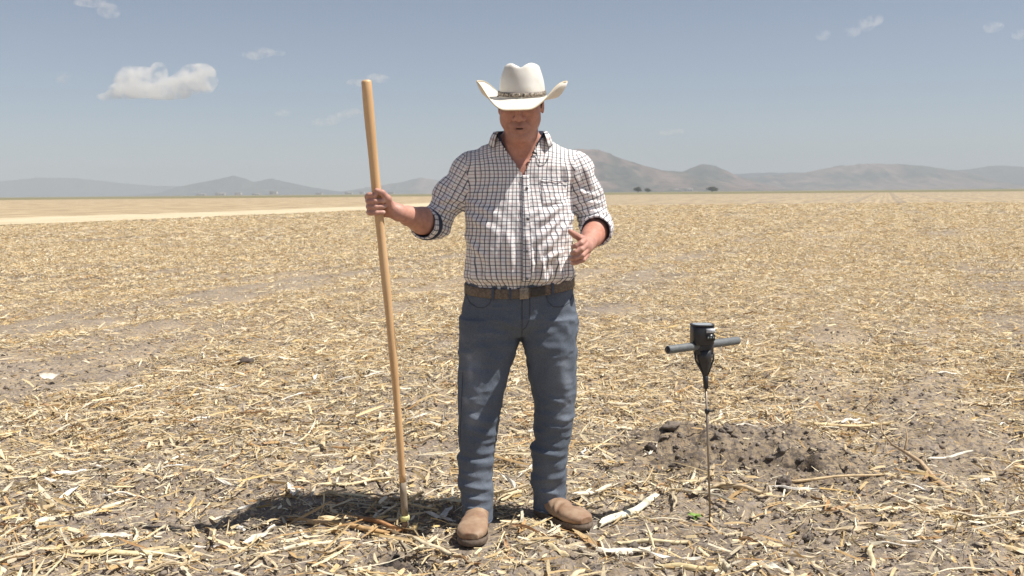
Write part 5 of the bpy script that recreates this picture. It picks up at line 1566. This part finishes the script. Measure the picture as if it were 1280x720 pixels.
strew('stalk_piece', 265, 24, 'maize stalk', 'maize stalk pieces lying on the field', 'broken maize stalk lying')
strew('leaf_strip', 270, 24, 'maize leaf', 'dry maize leaves lying on the field', 'dry curled maize leaf lying')

# clods
cl_m = [make_mesh('soil_clod', *lump(k * 1.9 + 50, 18, 13, .55), m_clod, False) for k in range(8)]
cl_d = [make_mesh('soil_clod', *lump(k * 2.3 + 90, 18, 13, .6), m_dark, False) for k in range(4)]
def clod(x, y, r, label, dark=False, group='soil clods on the field', up=.25):
    o = bpy.data.objects.new('soil_clod', random.choice(cl_d if dark else cl_m)); COL.objects.link(o)
    o.location = (x, y, gz1(x, y) + r * up); o.scale = (r, r, r * random.uniform(.8, 1.1)); o.rotation_euler = (random.uniform(-.3, .3), random.uniform(-.3, .3), random.uniform(0, 6.28))
    return tag(o, label, 'soil clod', group)
k = 0
while k < 150:
    y = 2.5 + 5.5 * random.random() ** 1.3; x = random.uniform(-1, 1) * (.53 * y + .1)
    if k >= 100: x, y = PIT[0] + random.gauss(0, .30), PIT[1] + random.gauss(0, .22)
    elif float(cover(np.array([x]), np.array([y]))[0]) > .3 + .6 * random.random(): continue
    if min(math.hypot(x - a, y - b) for a, b in BOOTS) < .14 or math.hypot(x - .767, y - 3.8) < .05: continue
    r = .010 + .020 * random.random() ** 2.5
    clod(x, y, r, ('loose clod ' + ('at the left side of the dug soil' if x < PIT[0] - .3 else 'at the right side of the dug soil' if x > PIT[0] + .3 else 'on the rear slope of the dug soil' if y > PIT[1] + .08 else 'in the front middle of the dug soil' if y < PIT[1] - .12 else 'in the heart of the dug soil') if k >= 100 else 'grey-brown soil clod ' + ('lying ' if 1 else '') + zone(x, y)))
    k += 1
clod(-.33, 3.36, .050, 'large dark clod in the hollow before the pole, the right one', True, None, .1)
clod(-.42, 3.40, .036, 'dark clod in the hollow before the pole, the left one', True, None, .1)
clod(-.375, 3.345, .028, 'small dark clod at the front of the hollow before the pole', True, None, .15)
clod(1.14, 4.13, .030, 'dark pointed clod standing before the dug soil', True, None, .5)
clod(1.335, 4.53, .034, 'dark crumbly lump at the mouth of the small hole right of the tester', True, None, .3)
clod(.80, 5.02, .042, 'pale rounded clod on the rear rim of the dug soil behind the rod', False, None, .4)
clod(.66, 4.72, .030, 'dark clod at the left rim of the dug soil', True, None, .3)
clod(.74, 4.45, .028, 'dark clod at the lower left rim of the dug soil', True, None, .3)
clod(.98, 4.40, .024, 'dark clod in the middle of the dug soil', True, None, .3)

SK, LS = 'stalk_piece', 'leaf_strip'
for a_ in [
 (SK, (-.86, 3.79), (-.50, 3.69), .026, (.56, .36, .17), 'thick orange-tan maize stalk lying left of the foot of the pole', 1),
 (SK, (-.62, 3.83), (-.425, 3.735), .020, (.42, .22, .10), 'reddish-brown maize stalk butting against the metal tip of the pole', 2),
 (LS, (-.58, 3.73), (-.42, 3.71), .026, (.50, .27, .12), 'orange curled husk right at the tip of the pole', 3),
 (SK, (.335, 3.75), (.58, 4.04), .034, (.78, .72, .56), 'thick bleached maize stalk slanting up from the toe of the man\'s boot', 4),
 (SK, (.26, 4.02), (.42, 4.20), .022, (.70, .62, .48), 'short pale stalk behind the thick bleached one by the boot', 5),
 (LS, (.19, 3.70), (.33, 3.50), .030, (.50, .31, .15), 'orange-brown bent husk lying before the toe of the boot on the right', 6),
 (LS, (.29, 3.46), (.50, 3.48), .030, (.80, .74, .62), 'white flat husk strip in the foreground right of the boots', 7),
 (SK, (.38, 3.55), (.62, 3.56), .018, (.70, .60, .38), 'straight yellow stalk behind the white flat husk strip', 8),
 (SK, (.50, 3.31), (.68, 3.27), .024, (.62, .50, .28), 'short thick yellow stalk at the bottom of the view right of the boots', 9),
 (SK, (-1.53, 3.47), (-1.20, 3.50), .026, (.70, .58, .34), 'long yellow stalk lying flat in the left foreground', 10),
 (SK, (-1.85, 3.80), (-1.62, 4.04), .026, (.72, .64, .48), 'pale knobbly stalk on bare soil at the far left foreground', 11),
 (SK, (-.80, 4.16), (-.55, 4.26), .018, (.66, .54, .34), 'straight tan stalk just behind the man\'s shadow', 12),
 (LS, (1.28, 3.62), (1.46, 3.60), .020, (.60, .47, .30), 'small tan leaf strip in the bare soil before the dug hole', 13),
 (SK, (1.18, 4.16), (1.62, 4.30), .014, (.58, .44, .26), 'thin brown stalk lying in front of the small dug hole', 14),
 (SK, (1.18, 5.15), (1.30, 5.20), .014, (.74, .68, .56), 'short pale stick on top of the heap of dug soil', 15),
 (LS, (.62, 4.62), (.70, 4.74), .018, (.76, .70, .58), 'bleached husk scrap on the left rim of the dug soil', 16),
 (SK, (1.60, 5.30), (2.05, 5.34), .020, (.66, .52, .30), 'long yellowish stalk lying beyond the dug soil on the right', 17),
 (SK, (1.95, 4.60), (2.16, 4.62), .020, (.76, .70, .58), 'pale stalk right beside the root end of the forked stalk', 18),
 (LS, (1.70, 3.36), (1.95, 3.42), .026, (.64, .50, .30), 'broad tan leaf in the bottom right corner', 19),
 (SK, (-.90, 3.40), (-.68, 3.55), .020, (.72, .64, .48), 'cream stalk slanting in the foreground left of the dark hollow', 20),
 (SK, (-.05, 4.02), (.06, 4.18), .020, (.68, .56, .36), 'tan stalk lying between the man\'s legs behind his boots', 21),
]:
    notable(*a_)
one('stalk_piece', stalk_mesh(.085, .0045, 77, (.10, .07, .05)), m_stalk, (-.392, 3.445, gz1(-.392, 3.445) + .030), (0, 1.35, .3), 'short dark stub standing upright just before the tip of the pole', 'maize stalk')
one('leaf_strip', leaf_mesh(.13, .07, 31, (.78, .72, .62), .3), m_res, (-3.18, 6.78, gz1(-3.18, 6.78) + .04), (.5, .1, .4), 'crumpled whitish husk scrap on the left side of the field', 'maize leaf')
clod(-2.0, 7.4, .055, 'large dark clod standing out of the litter left of the pole', True, None, .3)

VV, FF = [], []; n = 0  # crumbs coloured near black, standing in for shade in the hollow
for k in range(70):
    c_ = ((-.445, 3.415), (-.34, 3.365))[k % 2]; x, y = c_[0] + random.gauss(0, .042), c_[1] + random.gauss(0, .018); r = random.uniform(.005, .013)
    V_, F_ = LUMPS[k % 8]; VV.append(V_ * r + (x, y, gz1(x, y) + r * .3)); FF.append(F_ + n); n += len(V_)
o = add('shade_crumbs', np.vstack(VV), np.vstack(FF), simple_mat('shade_painted_soil', (.028, .024, .021), (.06, .05, .043), .9), smooth=False)
tag(o, kind='stuff'); o['label'] = 'patch of soil crumbs painted dark as shade in front of the tip of the pole'; o['category'] = 'soil crumbs'

# green weed by the rod
wd = empty('weed', (.715, 3.84, gz1(.715, 3.84))); tag(wd, 'small bright green weed seedling at the foot of the tester rod', 'weed')
m_weed = simple_mat('weed_leaf', (.16, .28, .05), (.26, .38, .08), .6, scale=40)
for k in range(9):
    a = k * 2.4 + .3; L = .030 + .018 * ((k * 37) % 5) / 5; e = .5 + .5 * ((k * 17) % 7) / 7
    d = np.array([math.cos(a), math.sin(a), 0]); u = np.array([-d[1], d[0], 0]); b0 = np.array([.715, 3.84, gz1(.715, 3.84) + .004])
    V_ = []
    for t in np.linspace(0, 1, 6):
        c_ = b0 + d * L * t * math.cos(e * .7) + (0, 0, L * (math.sin(e) * t - .45 * t * t) + .004)
        w_ = .0085 * math.sin(math.pi * min(1, t * .93 + .06)) ** .8
        V_ += [c_ - u * w_, c_ + (0, 0, -.002), c_ + u * w_]
    add('leaf', np.array(V_), grid_faces(6, 3), m_weed, wd)
